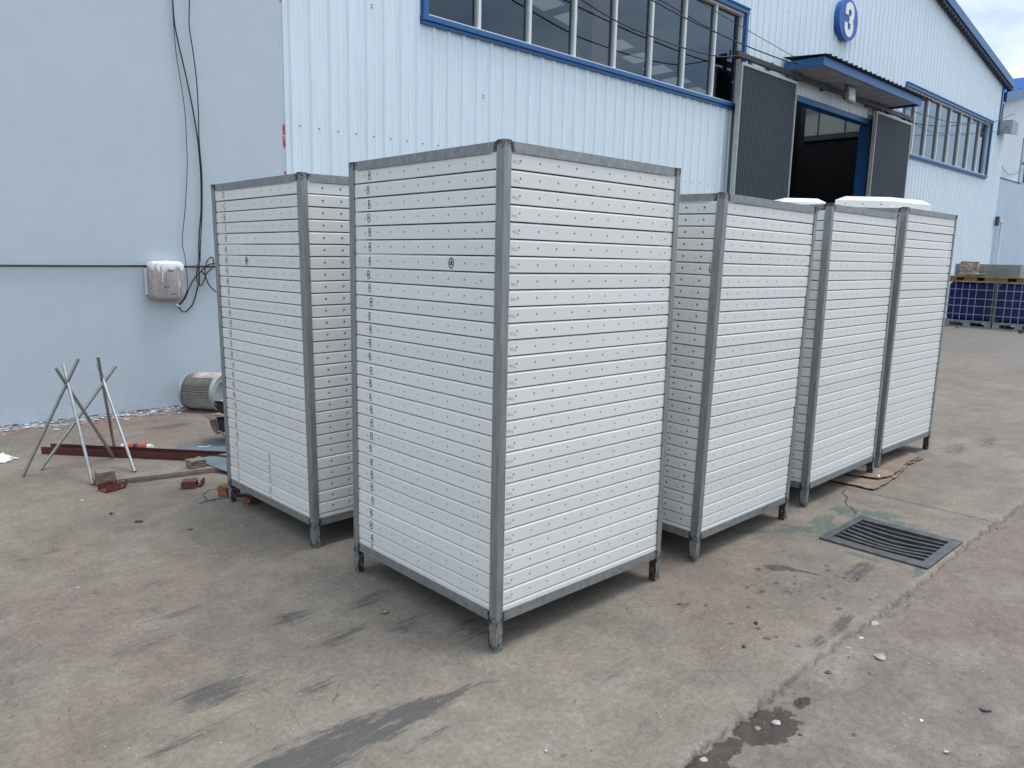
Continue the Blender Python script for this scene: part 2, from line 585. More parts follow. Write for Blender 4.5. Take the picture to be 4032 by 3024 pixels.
MAT = {
    'panel': mat_panel(),
    'post': mat_steel('galvanised_post'),
    'rail': mat_steel('galvanised_rail', True, (3, 3, 3)),
    'weld': simple('weld_bead', (0.03, 0.024, 0.022), 0.7, 0.3, 0.5, 60),
    'core': simple('panel_core', (0.30, 0.31, 0.31), 0.7),
    'ink': simple('black_marker', (0.012, 0.012, 0.013), 0.5),
    'pencil': simple('pencil', (0.43, 0.435, 0.43), 0.6),
    'sheet': mat_sheet('white_wall_sheet', (0.70, 0.805, 0.87), 0.07),
    'plaster': mat_plaster(),
    'nbplaster2': simple('lilac_lower_plaster', (0.43, 0.52, 0.63), 0.75, 0, 0.05, 1.5, bump=0.1, bscale=12),
    'nbplaster': simple('lilac_white_plaster', (0.58, 0.65, 0.73), 0.75, 0, 0.06, 1.5, bump=0.1, bscale=12),
    'blue': mat_sheet('blue_trim', (0.018, 0.115, 0.31), 0.4, 0.4),
    'blue_roof': mat_sheet('blue_roof_sheet', (0.05, 0.19, 0.52), 0.3, 0.4),
    'alu': simple('aluminium_frame', (0.74, 0.76, 0.76), 0.4, 0.0, 0.03, 3),
    'leaf': mat_sheet('slate_door_sheet', (0.021, 0.033, 0.048), 0.3, 0.55),
    'leaf_frame': simple('door_frame_alu', (0.42, 0.44, 0.43), 0.5, 0.3, 0.15, 8),
    'dark_steel': simple('dark_steel', (0.06, 0.062, 0.066), 0.5, 0.5, 0.25, 20),
    'soffit': simple('soffit_sheet', (0.34, 0.36, 0.38), 0.6, 0, 0.1, 3),
    'glass': mat_glass('tinted_glass', (0.40, 0.45, 0.50)),
    'rustcol': simple('red_oxide_steel', (0.72, 0.34, 0.27), 0.6, 0, 0.2, 4),
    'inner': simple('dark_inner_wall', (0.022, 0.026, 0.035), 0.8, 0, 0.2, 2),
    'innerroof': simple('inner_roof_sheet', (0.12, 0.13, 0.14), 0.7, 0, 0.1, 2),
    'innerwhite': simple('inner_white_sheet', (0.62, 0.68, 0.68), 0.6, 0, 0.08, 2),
    'fibre': mat_translucent('skylight_sheet', (0.22, 0.22, 0.19)),
    'fibre_added': mat_translucent('added_skylight_sheet', (0.85, 0.86, 0.80)),
    'grey_paint': simple('grey_gutter', (0.30, 0.34, 0.35), 0.5, 0.2, 0.12, 5),
    'lampgrey': simple('lamp_housing', (0.40, 0.41, 0.40), 0.5, 0.1, 0.08, 8),
    'lens': simple('lamp_lens', (0.55, 0.56, 0.54), 0.25, 0, 0.05, 8),
    'signblue': simple('sign_blue', (0.010, 0.105, 0.38), 0.45, 0, 0.06, 4),
    'signwhite': simple('sign_white', (0.80, 0.82, 0.82), 0.5, 0, 0.03, 4),
    'navy': simple('dark_navy', (0.012, 0.02, 0.05), 0.6),
    'flake': simple('paint_flake', (0.46, 0.51, 0.55), 0.7, 0, 0.2, 8),
    'redflake': simple('brick_red_flake', (0.25, 0.13, 0.11), 0.9, 0, 0.2, 8),
    'scratch': simple('pale_scratch', (0.255, 0.24, 0.215), 0.9, 0, 0.2, 30),
    'scrape': simple('dark_scrape', (0.085, 0.08, 0.074), 0.9, 0, 0.3, 30),
    'wire': simple('black_wire', (0.012, 0.012, 0.014), 0.5),
    'wirepaint': simple('paint_spattered_cable', (0.06, 0.035, 0.04), 0.55, 0, 0.9, 30),
    'box': None, 'tube': simple('bare_steel_tube', (0.36, 0.37, 0.37), 0.36, 0.85, 0.18, 14, (4, 4, 0.6)),
    'oxide': simple('red_oxide_channel', (0.085, 0.018, 0.018), 0.5, 0, 0.25, 14, bump=0.1),
    'oxide2': simple('brown_oxide_offcut', (0.125, 0.035, 0.027), 0.6, 0, 0.35, 25, bump=0.1),
    'plate': simple('blue_grey_plate', (0.135, 0.185, 0.21), 0.5, 0.2, 0.18, 7),
    'wood': simple('weathered_wood', (0.20, 0.172, 0.145), 0.85, 0, 0.4, 10, (1, 10, 10), bump=0.5, bscale=40),
    'woodend': simple('sawn_wood_block', (0.185, 0.15, 0.12), 0.85, 0, 0.4, 14, (2, 10, 10), bump=0.5, bscale=50),
    'brick': simple('orange_brick', (0.20, 0.085, 0.05), 0.9, 0, 0.35, 22, bump=0.6, bscale=60),
    'rubber': simple('black_plastic', (0.016, 0.017, 0.019), 0.5, 0, 0.3, 10),
    'rope': simple('mauve_rope', (0.20, 0.145, 0.135), 0.85, 0, 0.3, 60),
    'filtermedia': simple('filter_pleats', (0.40, 0.385, 0.36), 0.8, 0, 0.2, 9),
    'filtercap': simple('filter_cap', (0.33, 0.37, 0.37), 0.45, 0.1, 0.12, 8),
    'filterpaper': simple('torn_filter_paper', (0.50, 0.43, 0.41), 0.85, 0, 0.35, 10),
    'paper': simple('white_paper', (0.74, 0.74, 0.73), 0.8, 0, 0.06, 10),
    'tubewhite': simple('tube_white', (0.70, 0.68, 0.66), 0.4, 0, 0.06, 10),
    'tubered': simple('tube_red', (0.42, 0.075, 0.035), 0.4, 0, 0.2, 30),
    'tubedark': simple('tube_dark', (0.03, 0.03, 0.05), 0.4, 0, 0.3, 40),
    'stone': simple('grey_stone', (0.40, 0.39, 0.375), 0.9, 0, 0.3, 40, bump=0.6, bscale=120, rand=0.3),
    'stoneblue': simple('blue_grey_stone', (0.10, 0.115, 0.13), 0.9, 0, 0.3, 40),
    'stonebrown': simple('ochre_stone', (0.25, 0.175, 0.11), 0.9, 0, 0.35, 50, bump=0.6, bscale=120),
    'stonedark': simple('dark_clod', (0.10, 0.085, 0.075), 0.95, 0, 0.4, 40, bump=0.6, bscale=120, rand=0.3),
    'iron': simple('worn_cast_iron', (0.10, 0.103, 0.11), 0.42, 0.6, 0.35, 16, bump=0.15, bscale=90),
    'pit': simple('pit_concrete', (0.05, 0.047, 0.044), 0.9, 0, 0.3, 12),
    'card': simple('damp_cardboard', (0.23, 0.175, 0.135), 0.9, 0, 0.28, 9, bump=0.25, bscale=30),
    'bluetank': simple('blue_tank_plastic', (0.003, 0.016, 0.125), 0.35, 0, 0.25, 2.5),
    'cage': simple('galvanised_cage', (0.36, 0.40, 0.42), 0.45, 0.4, 0.1, 10),
    'pallet': simple('tan_plastic_pallet', (0.33, 0.205, 0.115), 0.7, 0, 0.2, 6),
    'perfgrey': simple('grey_perforated_board', (0.25, 0.27, 0.275), 0.6, 0, 0.12, 6),
    'bag': simple('brown_paper_sack', (0.40, 0.32, 0.265), 0.85, 0, 0.45, 3.5, bump=0.4, bscale=14),
    'green': simple('green_roll', (0.06, 0.20, 0.06), 0.6, 0, 0.2, 12),
    'pipe': simple('white_pipe', (0.66, 0.69, 0.71), 0.45, 0, 0.05, 5),
    'hole': simple('dark_hole', (0.02, 0.02, 0.02), 0.8),
    'crack': simple('crack_dirt', (0.055, 0.05, 0.045), 0.95),
    'yard': mat_ground('yard_concrete'),
    'lane': mat_ground('lane_dirt', True),
    'far': simple('far_ground', (0.20, 0.19, 0.175), 0.9, 0, 0.15, 0.2),
}


def mat_box():
    t = NT('painted_terminal_box')
    a = t.ramp(t.noise(7, 5), [(0.3, (0.34, 0.32, 0.295)), (0.7, (0.42, 0.40, 0.37))])
    xyz = t.sep(t.tc.outputs['Object'])
    # white paint that has run over the top, and pinkish stains on its left
    top = t.math('ADD', xyz[2], t.math('MULTIPLY', t.math('SUBTRACT', t.noise(24, 5, 0.7, stretch=(1, 1, 0.35)), 0.5), 0.30))
    a = t.mix(t.maprange(top, 0.30, 0.325), a, (0.74, 0.77, 0.78))
    run = t.math('MULTIPLY', t.maprange(t.noise(15, 5, 0.65, stretch=(1.6, 1, 0.12), loc=(2, 0, 0)), 0.60, 0.63), 1.0)
    a = t.mix(run, a, (0.70, 0.72, 0.73))
    st = t.math('MULTIPLY', t.maprange(xyz[0], 0.02, 0.16, 1.0, 0.0), t.maprange(t.noise(26, 5, 0.7), 0.46, 0.58))
    a = t.mix(t.math('MULTIPLY', st, 0.7), a, (0.36, 0.22, 0.21))
    t.set(a, 0.55)
    return t.m


MAT['box'] = mat_box()

# ------------------------------------------------------------------ ground
_rng = np.random.default_rng(5)


def vnoise(x, y, seed):
    r = np.random.default_rng(seed)
    tab = r.random((256, 256))
    xi, yi = np.floor(x).astype(int), np.floor(y).astype(int)
    fx, fy = x - xi, y - yi
    fx, fy = fx * fx * (3 - 2 * fx), fy * fy * (3 - 2 * fy)
    g = lambda a, b: tab[a & 255, b & 255]
    return (g(xi, yi) * (1 - fx) + g(xi + 1, yi) * fx) * (1 - fy) + (g(xi, yi + 1) * (1 - fx) + g(xi + 1, yi + 1) * fx) * fy


def fbm(x, y, f, seed, octs=5, gain=0.55):
    s, a, t = 0, 1.0, 0
    for i in range(octs):
        s = s + a * vnoise(x * f + 17.3 * i, y * f + 9.1 * i, seed + i)
        t += a
        a *= gain
        f *= 2.03
    return s / t


def sstep(v, a, b):
    t = np.clip((v - a) / (b - a), 0, 1)
    return t * t * (3 - 2 * t)


def blob(X, Y, cx, cy, rx, ry, ang=0.0):
    c, s = math.cos(ang), math.sin(ang)
    u = ((X - cx) * c + (Y - cy) * s) / rx
    v = (-(X - cx) * s + (Y - cy) * c) / ry
    return np.clip(1.5 - np.sqrt(u * u + v * v), 0, 1)


def stroke(X, Y, pts, ws):
    out = np.zeros_like(X)
    for (a, b, wa, wb) in zip(pts[:-1], pts[1:], ws[:-1], ws[1:]):
        d = np.array(b) - np.array(a)
        t = np.clip(((X - a[0]) * d[0] + (Y - a[1]) * d[1]) / (d @ d), 0, 1)
        dist = np.hypot(X - a[0] - t * d[0], Y - a[1] - t * d[1])
        w = wa + (wb - wa) * t
        out = np.maximum(out, np.clip(1.5 - dist / w, 0, 1))
    return out


def axis(parts):
    out = []
    for (a, b, st) in parts:
        n = max(1, int(round((b - a) / st)))
        out += list(a + (b - a) * np.arange(n) / n)
    return out + [parts[-1][1]]


xs = axis([(-9, 0.2, 0.5), (0.2, 4.2, 0.0145), (4.2, 8.0, 0.025), (8.0, 13, 0.1), (13, 70, 1.0)])
JX = 5.59
xs = sorted([x for x in xs if abs(x - JX) > 0.012] + [JX - 0.010, JX - 0.0035, JX, JX + 0.0035, JX + 0.010])
ys_all = axis([(-6, 0.3, 0.4), (0.3, 3.2, 0.0145), (3.2, 8.2, 0.026)])
xs, ys_all = np.array(xs), np.array(ys_all)
EDGE = 1.23
GR = (4.445, 4.965, 1.295, 1.825)      # opening of the drain


def ground_grid(name, ys, lane):
    X, Y = np.meshgrid(xs, ys, indexing='xy')
    edge = EDGE + 0.040 * (fbm(X, Y * 0 + 3, 2.2, 40, 5, 0.62) - 0.5) * 2 + 0.030 * (fbm(X, Y, 22, 41, 3) - 0.5) * 2
    n_lo = fbm(X, Y, 0.55, 1, 4)
    n_mid = fbm(X, Y, 2.3, 7, 5)
    n_hi = fbm(X, Y, 9, 13, 4)
    if lane:
        z = -0.008 + 0.014 * (n_mid - 0.5) + 0.010 * (n_hi - 0.5)
        z = z + 0.011 * stroke(X, Y + 0.03 * (n_mid - 0.5), [(2.60, 1.13), (2.9, 1.0), (3.3, 0.955)], [0.022, 0.03, 0.02]) * sstep(n_hi, 0.35, 0.5)
        z = z + 0.008 * stroke(X, Y + 0.03 * (n_mid - 0.5), [(2.6, 0.50), (3.4, 0.47), (4.4, 0.45)], [0.02, 0.03, 0.02]) * sstep(n_hi, 0.35, 0.5)
        z = z - 0.012 * stroke(X, Y, [(2.4, 0.62), (3.2, 0.5)], [0.12, 0.12])
        z = np.where(Y > edge, z - 0.02 - 0.03 * sstep(Y - edge, 0, 0.06), z)
        z = z + 0.012 * (fbm(X, Y, 34, 77, 3) - 0.5) * sstep(0.14 - np.abs(Y - EDGE), 0, 0.1)
        col = np.stack([0.182 + 0 * X, 0.153 + 0 * X, 0.132 + 0 * X], -1)
        pale = np.maximum(sstep(n_mid, 0.5, 0.62) * 0.5, 0.75 * stroke(X, Y + 0.06 * (n_hi - 0.5), [(2.2, 0.56), (3.0, 0.56), (4.0, 0.52)], [0.04, 0.045, 0.04]) * sstep(n_hi, 0.42, 0.55))[..., None]
        col = col * (1 - pale) + np.array([0.215, 0.196, 0.175]) * pale
        red = sstep(fbm(X, Y, 1.3, 23, 5), 0.44, 0.58)[..., None] * 0.8
        col = col * (1 - red) + np.array([0.180, 0.138, 0.120]) * red
        lip = sstep(0.10 - np.abs(EDGE - 0.05 - Y), 0, 0.1)[..., None] * 0.3
        col = col * (1 - lip) + np.array([0.20, 0.18, 0.16]) * lip
    else:
        z = 0.006 * (n_lo - 0.5) + 0.0025 * (n_mid - 0.5)
        z = np.where(Y < edge, -0.05, z - 0.006 * sstep(0.03 - (Y - edge), 0, 0.03) * n_hi)
        col = np.stack([0.204 + 0 * X, 0.176 + 0 * X, 0.145 + 0 * X], -1)
        beige = (sstep(2.6 - X, 0, 1.6) * sstep(n_lo, 0.35, 0.6))[..., None] * 0.55
        col = col * (1 - beige) + np.array([0.232, 0.203, 0.152]) * beige
        red = (sstep(fbm(X, Y, 0.9, 31, 5), 0.50, 0.66))[..., None] * 0.42
        col = col * (1 - red) + np.array([0.185, 0.143, 0.122]) * red
        wallred = (sstep(Y, 6.6, 7.9) * sstep(3.2 - X, 0, 1.0) * sstep(n_mid, 0.40, 0.56))[..., None] * 0.7
        col = col * (1 - wallred) + np.array([0.20, 0.105, 0.088]) * wallred
        pale = sstep(n_mid, 0.54, 0.70)[..., None] * 0.35
        col = col * (1 - pale) + np.array([0.258, 0.234, 0.198]) * pale
        drk = sstep(0.46 - n_mid, 0, 0.16)[..., None] * 0.30
        col = col * (1 - drk) + np.array([0.112, 0.104, 0.092]) * drk
        rust = (blob(X, Y, 0.95, 4.35, 0.10, 0.05) + blob(X, Y, 2.95, 1.62, 0.25, 0.12) * 0.7 + blob(X, Y, 3.3, 1.85, 0.3, 0.16) * 0.6)
        rust = (np.clip(rust, 0, 1) * sstep(n_hi, 0.35, 0.6))[..., None] * 0.6
        col = col * (1 - rust) + np.array([0.215, 0.150, 0.100]) * rust
        # chips of blue-white wall paint dropped along the foot of the wall
        chips = (sstep(Y, 7.75, 8.05) * (fbm(X, Y, 11, 61, 3) > 0.545))[..., None] * 0.8
        col = col * (1 - chips) + np.array([0.42, 0.47, 0.51]) * chips
        far = sstep(X, 9, 20)[..., None]
        col = col * (1 - 0.55 * far) + np.array([0.18, 0.172, 0.162]) * 0.55 * far
        lip = (sstep(0.09 - (Y - edge), 0, 0.07) * (Y >= edge))[..., None] * 0.15
        col = col * (1 - lip) + np.array([0.25, 0.235, 0.205]) * lip
        joint = np.abs(X - JX)
        z = np.where(joint < 0.0045, z - 0.008, z)
        col = np.where((joint < 0.006)[..., None], np.array([0.06, 0.055, 0.05]), col)
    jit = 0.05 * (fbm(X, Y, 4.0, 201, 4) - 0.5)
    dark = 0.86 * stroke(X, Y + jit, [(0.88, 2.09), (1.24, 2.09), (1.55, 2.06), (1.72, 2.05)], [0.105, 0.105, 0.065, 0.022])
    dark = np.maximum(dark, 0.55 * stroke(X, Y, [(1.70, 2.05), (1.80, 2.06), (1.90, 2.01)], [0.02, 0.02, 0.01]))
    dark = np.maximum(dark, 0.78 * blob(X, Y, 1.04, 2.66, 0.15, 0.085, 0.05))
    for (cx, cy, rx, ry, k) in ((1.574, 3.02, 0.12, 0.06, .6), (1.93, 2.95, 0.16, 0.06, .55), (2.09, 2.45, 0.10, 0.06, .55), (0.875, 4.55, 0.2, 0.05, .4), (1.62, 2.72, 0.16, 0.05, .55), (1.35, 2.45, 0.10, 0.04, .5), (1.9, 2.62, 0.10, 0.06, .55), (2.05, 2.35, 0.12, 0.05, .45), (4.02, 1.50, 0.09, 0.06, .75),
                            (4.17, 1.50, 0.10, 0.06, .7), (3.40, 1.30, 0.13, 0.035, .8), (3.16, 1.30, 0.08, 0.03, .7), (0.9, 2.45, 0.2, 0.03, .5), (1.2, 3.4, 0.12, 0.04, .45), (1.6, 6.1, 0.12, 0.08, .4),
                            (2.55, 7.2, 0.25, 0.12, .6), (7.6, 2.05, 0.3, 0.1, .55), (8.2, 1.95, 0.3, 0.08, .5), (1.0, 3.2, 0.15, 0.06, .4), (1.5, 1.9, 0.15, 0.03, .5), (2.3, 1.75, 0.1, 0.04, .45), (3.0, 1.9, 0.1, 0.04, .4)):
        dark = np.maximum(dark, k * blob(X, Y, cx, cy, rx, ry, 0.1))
    wet = np.zeros_like(X)
    if lane:
        for (cx, cy, rx, ry) in ((2.45, 1.145, 0.13, 0.085), (2.36, 1.175, 0.09, 0.06), (2.04, 1.17, 0.12, 0.075), (2.20, 1.185, 0.09, 0.04), (2.67, 1.14, 0.055, 0.025)):
            wet = np.maximum(wet, blob(X, Y, cx, cy, rx, ry))
    else:
        wet = np.maximum(wet, 0.8 * blob(X, Y, 3.80, 1.82, 0.085, 0.05, -0.6))
        wet = np.maximum(wet, 0.75 * stroke(X, Y, [(3.82, 1.79), (3.86, 1.70), (3.88, 1.61)], [0.03, 0.018, 0.008]))
        for i in range(60):
            cx, cy = 3.0 + 1.1 * _rng.random(), 1.32 + 0.6 * _rng.random()
            wet = np.maximum(wet, (0.55 + 0.2 * _rng.random()) * blob(X, Y, cx, cy, 0.014 + 0.014 * _rng.random(), 0.010 + 0.01 * _rng.random()))
    green = np.zeros_like(X)
    for (cx, cy, rx, ry, a) in ((4.44, 2.03, 0.16, 0.07, -0.6), (4.68, 1.96, 0.22, 0.08, 0.3), (5.06, 1.97, 0.10, 0.12, 0), (5.14, 1.80, 0.16, 0.09, -1.0), (5.08, 1.68, 0.035, 0.12, 0.1), (4.34, 1.28, 0.10, 0.03, 0.2), (4.2, 2.2, 0.1, 0.05, -0.5), (4.32, 1.55, 0.03, 0.12, 0.0)):
        green = np.maximum(green, 0.85 * blob(X, Y, cx, cy, rx, ry, a))
    if lane:
        green *= 0.0
    ny, nx = X.shape
    verts = np.stack([X, Y, z], -1).reshape(-1, 3)
    idx = np.arange(nx * ny).reshape(ny, nx)
    q = np.stack([idx[:-1, :-1], idx[:-1, 1:], idx[1:, 1:], idx[1:, :-1]], -1).reshape(-1, 4)
    cx, cy = (X[:-1, :-1] + X[1:, 1:]).ravel() / 2, (Y[:-1, :-1] + Y[1:, 1:]).ravel() / 2
    keep = ~((cx > GR[0]) & (cx < GR[1]) & (cy > GR[2]) & (cy < GR[3]))
    q = q[keep]
    me = bpy.data.meshes.new(name)
    me.vertices.add(len(verts))
    me.vertices.foreach_set('co', verts.astype(np.float32).ravel())
    me.loops.add(q.size)
    me.loops.foreach_set('vertex_index', q.astype(np.int32).ravel())
    me.polygons.add(len(q))
    me.polygons.foreach_set('loop_start', np.arange(0, q.size, 4, dtype=np.int32))
    me.polygons.foreach_set('use_smooth', np.ones(len(q), bool))
    me.update(calc_edges=True)
    a = me.attributes.new('Col', 'FLOAT_COLOR', 'POINT')
    a.data.foreach_set('color', np.concatenate([col.reshape(-1, 3), np.ones((nx * ny, 1))], 1).astype(np.float32).ravel())
    for nm, arr in (('wet', wet), ('dark', dark), ('green', green)):
        a = me.attributes.new(nm, 'FLOAT', 'POINT')
        a.data.foreach_set('value', arr.astype(np.float32).ravel())
    me.materials.append(MAT['lane' if lane else 'yard'])
    return link(name, me, kind='structure')


yard = ground_grid('pavement', ys_all[ys_all > 1.12], False)
lane = ground_grid('road', ys_all[ys_all < 1.42], True)
g = M()
g.face([(-400, -400, -0.09), (400, -400, -0.09), (400, 400, -0.09), (-400, 400, -0.09)])
g.obj('ground', MAT['far'], kind='structure')
# fine crack running from the drain towards the racks
m = M()
cp = [Vector((5.036, 1.905, 0.0)), Vector((5.13, 1.96, 0)), Vector((5.18, 2.03, 0)), Vector((5.28, 2.07, 0)), Vector((5.36, 2.10, 0)), Vector((5.42, 2.16, 0)), Vector((5.55, 2.19, 0))]
cp = [p + Vector((0.008 * random.uniform(-1, 1), 0.008 * random.uniform(-1, 1), 0.005)) for p in catmull(cp, 5)]
m.ribbon(cp, 0.006, (0, 0, 1))
m.obj('crack', MAT['crack'], yard)

rr = random.Random(31)
for (nm, mt, cnt, a0, w0) in (('pale_scratches', 'scratch', 80, -100, 0.0020), ('dark_scrapes', 'scrape', 60, 25, 0.0026)):
    m = M()
    for k in range(cnt):
        near = rr.random() < 0.6
        x_, y_ = (rr.uniform(1.0, 4.4), rr.uniform(1.32, 2.6)) if near else (rr.uniform(0.3, 2.2), rr.uniform(2.0, 6.5))
        if a0 == 25 and rr.random() < 0.6:
            x_, y_ = rr.uniform(0.4, 2.0), rr.uniform(1.9, 4.2)
        L = rr.choice((0.03, 0.05, 0.08, 0.12, 0.15 if mt == 'scratch' else 0.05)) * rr.uniform(.6, 1.2)
        an = R(a0 + rr.gauss(0, 14 if mt == 'scratch' else 40))
        n_ = 5
        pts = [Vector((x_ + math.cos(an) * L * i / n_ + rr.uniform(-1, 1) * 0.0025, y_ + math.sin(an) * L * i / n_ + rr.uniform(-1, 1) * 0.0025, 0.0055)) for i in range(n_ + 1)]
        for i in range(n_):
            if rr.random() < 0.75:
                m.ribbon(pts[i:i + 2], w0 * rr.uniform(0.4, 1.3), (0, 0, 1))
    m.obj(nm, MAT[mt], yard, kind='stuff')
m = M()
for k in range(900):
    if rr.random() < 0.55:
        x_, y_ = rr.uniform(0.3, 6.5), rr.uniform(0.5, 2.6)
    else:
        x_, y_ = rr.uniform(0.4, 3.0), rr.uniform(2.4, 7.4)
    s_ = rr.uniform(0.0008, 0.0022) * (1 + 0.25 * y_) * (2.0 if rr.random() < 0.06 else 1)
    a_ = rr.uniform(0, 6)
    z_ = 0.0062 if y_ > 1.26 else 0.006
    m.face([(x_ + s_ * rr.uniform(.5, 1.5) * math.cos(a_ + t), y_ + s_ * rr.uniform(.5, 1.2) * math.sin(a_ + t), z_ + s_ * rr.uniform(0, .5)) for t in (0, 1.4, 2.9, 4.6)], 0 if rr.random() < 0.25 else 1)
m.obj('flecks', [MAT['flake'], MAT['scrape']], yard, kind='stuff')

# ------------------------------------------------------------------ metal hall (factory building number 3)
YW = 8.10
hall = thing('factory_hall', 'white ribbed metal factory hall with blue trim, dark sliding doors and strip windows', 'building', (4.24, YW, 0))
HX = 4.24
RIDGE_X, RIDGE_Z, SL = 17.75, 9.64, 0.16


def top_z(x):
    return RIDGE_Z - SL * abs(x - RIDGE_X)


# openings in the front wall: x0, x1, z0, z1 (world)
OPEN = [(6.12, 13.66, 4.50, 6.24), (15.34, 19.84, -1, 5.09), (21.78, 29.40, 4.52, 6.26)]
PW = 0.98
PITCH = 0.245


def wall_sheet(x0, x1, zt=None):
    """one ribbed sheet of the front wall between x0 and x1, cut round the openings"""
    m = M()
    pts = []
    x = x0
    k = 0
    while x < x1 - 1e-6:
        c = x0 + 0.1 + PITCH * k
        for dx, dy in ((-0.034, 0.0), (-0.016, 0.023), (0.016, 0.023), (0.034, 0.0), (0.10, 0.0), (0.106, 0.004), (0.116, 0.004), (0.122, 0.0), (0.155, 0.0), (0.161, 0.004), (0.171, 0.004), (0.177, 0)):
            if x0 < c + dx < x1:
                pts.append((c + dx, dy))
        k += 1
        x = c + 0.2
    pts = [(x0, 0.0), (x0 + 0.001, 0.004), (x0 + 0.014, 0.004), (x0 + 0.0145, 0.0)] + pts + [(x1, 0.0)]
    # edge at each opening
    extra = []
    for (a, b, z0, z1) in OPEN:
        for e in (a, b):
            if x0 < e < x1:
                for (p, q) in zip(pts[:-1], pts[1:]):
                    if p[0] < e < q[0]:
                        extra.append((e, p[1] + (q[1] - p[1]) * (e - p[0]) / (q[0] - p[0])))
    pts = sorted(pts + extra)
    for (p, q) in zip(pts[:-1], pts[1:]):
        if q[0] - p[0] < 1e-5:
            continue
        mid = (p[0] + q[0]) / 2
        segs = [[0.0, None]]
        for (a, b, z0, z1) in OPEN:
            if a < mid < b:
                segs = [[0.0, z0], [z1, None]] if z0 > 0 else [[z1, None]]
        for (za, zb) in segs:
            ta = zb if zb is not None else (min(zt, top_z(p[0])) if zt else top_z(p[0]))
            tb = zb if zb is not None else (min(zt, top_z(q[0])) if zt else top_z(q[0]))
            m.face([(p[0] - HX, -p[1], za), (q[0] - HX, -q[1], za), (q[0] - HX, -q[1], tb), (p[0] - HX, -p[1], ta)])
    return m


x = HX
while x < 30.0:
    x1 = min(x + PW, 30.12)
    wall_sheet(x, x1).obj('wall_panel', MAT['sheet'], hall)
    x = x1
wall_sheet(30.12, 31.15, 6.12).obj('wall_panel', MAT['sheet'], hall)


def hb(lo, hi):
    """world box -> coordinates of the hall"""
    return ((lo[0] - HX, lo[1] - YW, lo[2]), (hi[0] - HX, hi[1] - YW, hi[2]))


def strip_window(x0, x1, z0, z1, mull, name='window'):
    fr = M()
    w = 0.075
    fr.box(*hb((x0, YW - 0.075, z0 + w), (x0 + w, YW + 0.10, z1 - w)))
    fr.box(*hb((x1 - w, YW - 0.075, z0 + w), (x1, YW + 0.10, z1 - w)))
    fr.box(*hb((x0 - 0.01, YW - 0.08, z1 - w), (x1 + 0.01, YW + 0.10, z1)))
    fr.box(*hb((x0 - 0.01, YW - 0.10, z1), (x1 + 0.01, YW + 0.02, z1 + 0.03)))
    fr.box(*hb((x0 - 0.01, YW - 0.085, z0 + 0.012), (x1 + 0.01, YW + 0.10, z0 + w)))
    fr.box(*hb((x0 - 0.005, YW - 0.055, z0 - 0.03), (x1 + 0.005, YW + 0.02, z0 + 0.010)))
    win = fr.obj(name, MAT['blue'], hall, bevel=0.004)
    al = M()
    a0, a1, b0, b1 = x0 + w, x1 - w, z0 + w, z1 - w
    al.box(*hb((a0, YW + 0.0, b0 + 0.035), (a0 + 0.05, YW + 0.09, b1 - 0.035)))
    al.box(*hb((a1 - 0.05, YW + 0.0, b0 + 0.035), (a1, YW + 0.09, b1 - 0.035)))
    al.box(*hb((a0, YW - 0.02, b0), (a1, YW + 0.09, b0 + 0.034)))
    al.box(*hb((a0, YW - 0.02, b1 - 0.034), (a1, YW + 0.09, b1)))
    al.obj('sash', MAT['alu'], win)
    edges = [a0 + 0.05] + mull + [a1 - 0.05]
    for xm in mull:
        mm = M()
        mm.box(*hb((xm - 0.022, YW + 0.0, b0 + 0.036), (xm + 0.024, YW + 0.09, b1 - 0.036)))
        mm.box(*hb((xm - 0.046, YW + 0.03, b0 + 0.036), (xm - 0.0245, YW + 0.09, b1 - 0.036)), mi=1)  # darker grey strip paints in the shaded side of the mullion
        mm.obj('mullion', [MAT['alu'], MAT['grey_paint']], win)
    for (p, q) in zip(edges[:-1], edges[1:]):
        gm = M()
        yy = YW + 0.06 + random.uniform(-0.002, 0.002)
        gm.face([(p - HX, yy - YW, b0 + 0.02), (q - HX, yy - YW + random.uniform(-.002, .002), b0 + 0.02), (q - HX, yy - YW, b1 - 0.02), (p - HX, yy - YW, b1 - 0.02)])
        gm.obj('pane', MAT['glass'], win)
    return win


strip_window(6.10, 13.70, 4.47, 6.26, [7.07 + 0.942 * k for k in range(7)])
strip_window(21.76, 29.42, 4.50, 6.28, [22.72 + 0.94 * k for k in range(7)])

# door surround
dm = M()
dm.box(*hb((15.37, YW - 0.03, 4.98), (19.87, YW + 0.2, 5.10)))
dm.obj('lintel', MAT['blue'], hall, bevel=0.004)
for (a, b) in ((15.30, 15.37), (19.80, 19.87)):
    dm = M()
    dm.box(*hb((a, YW - 0.028, 0), (b, YW + 0.25, 4.978)))
    dm.obj('door_jamb', MAT['blue'], hall, bevel=0.004)


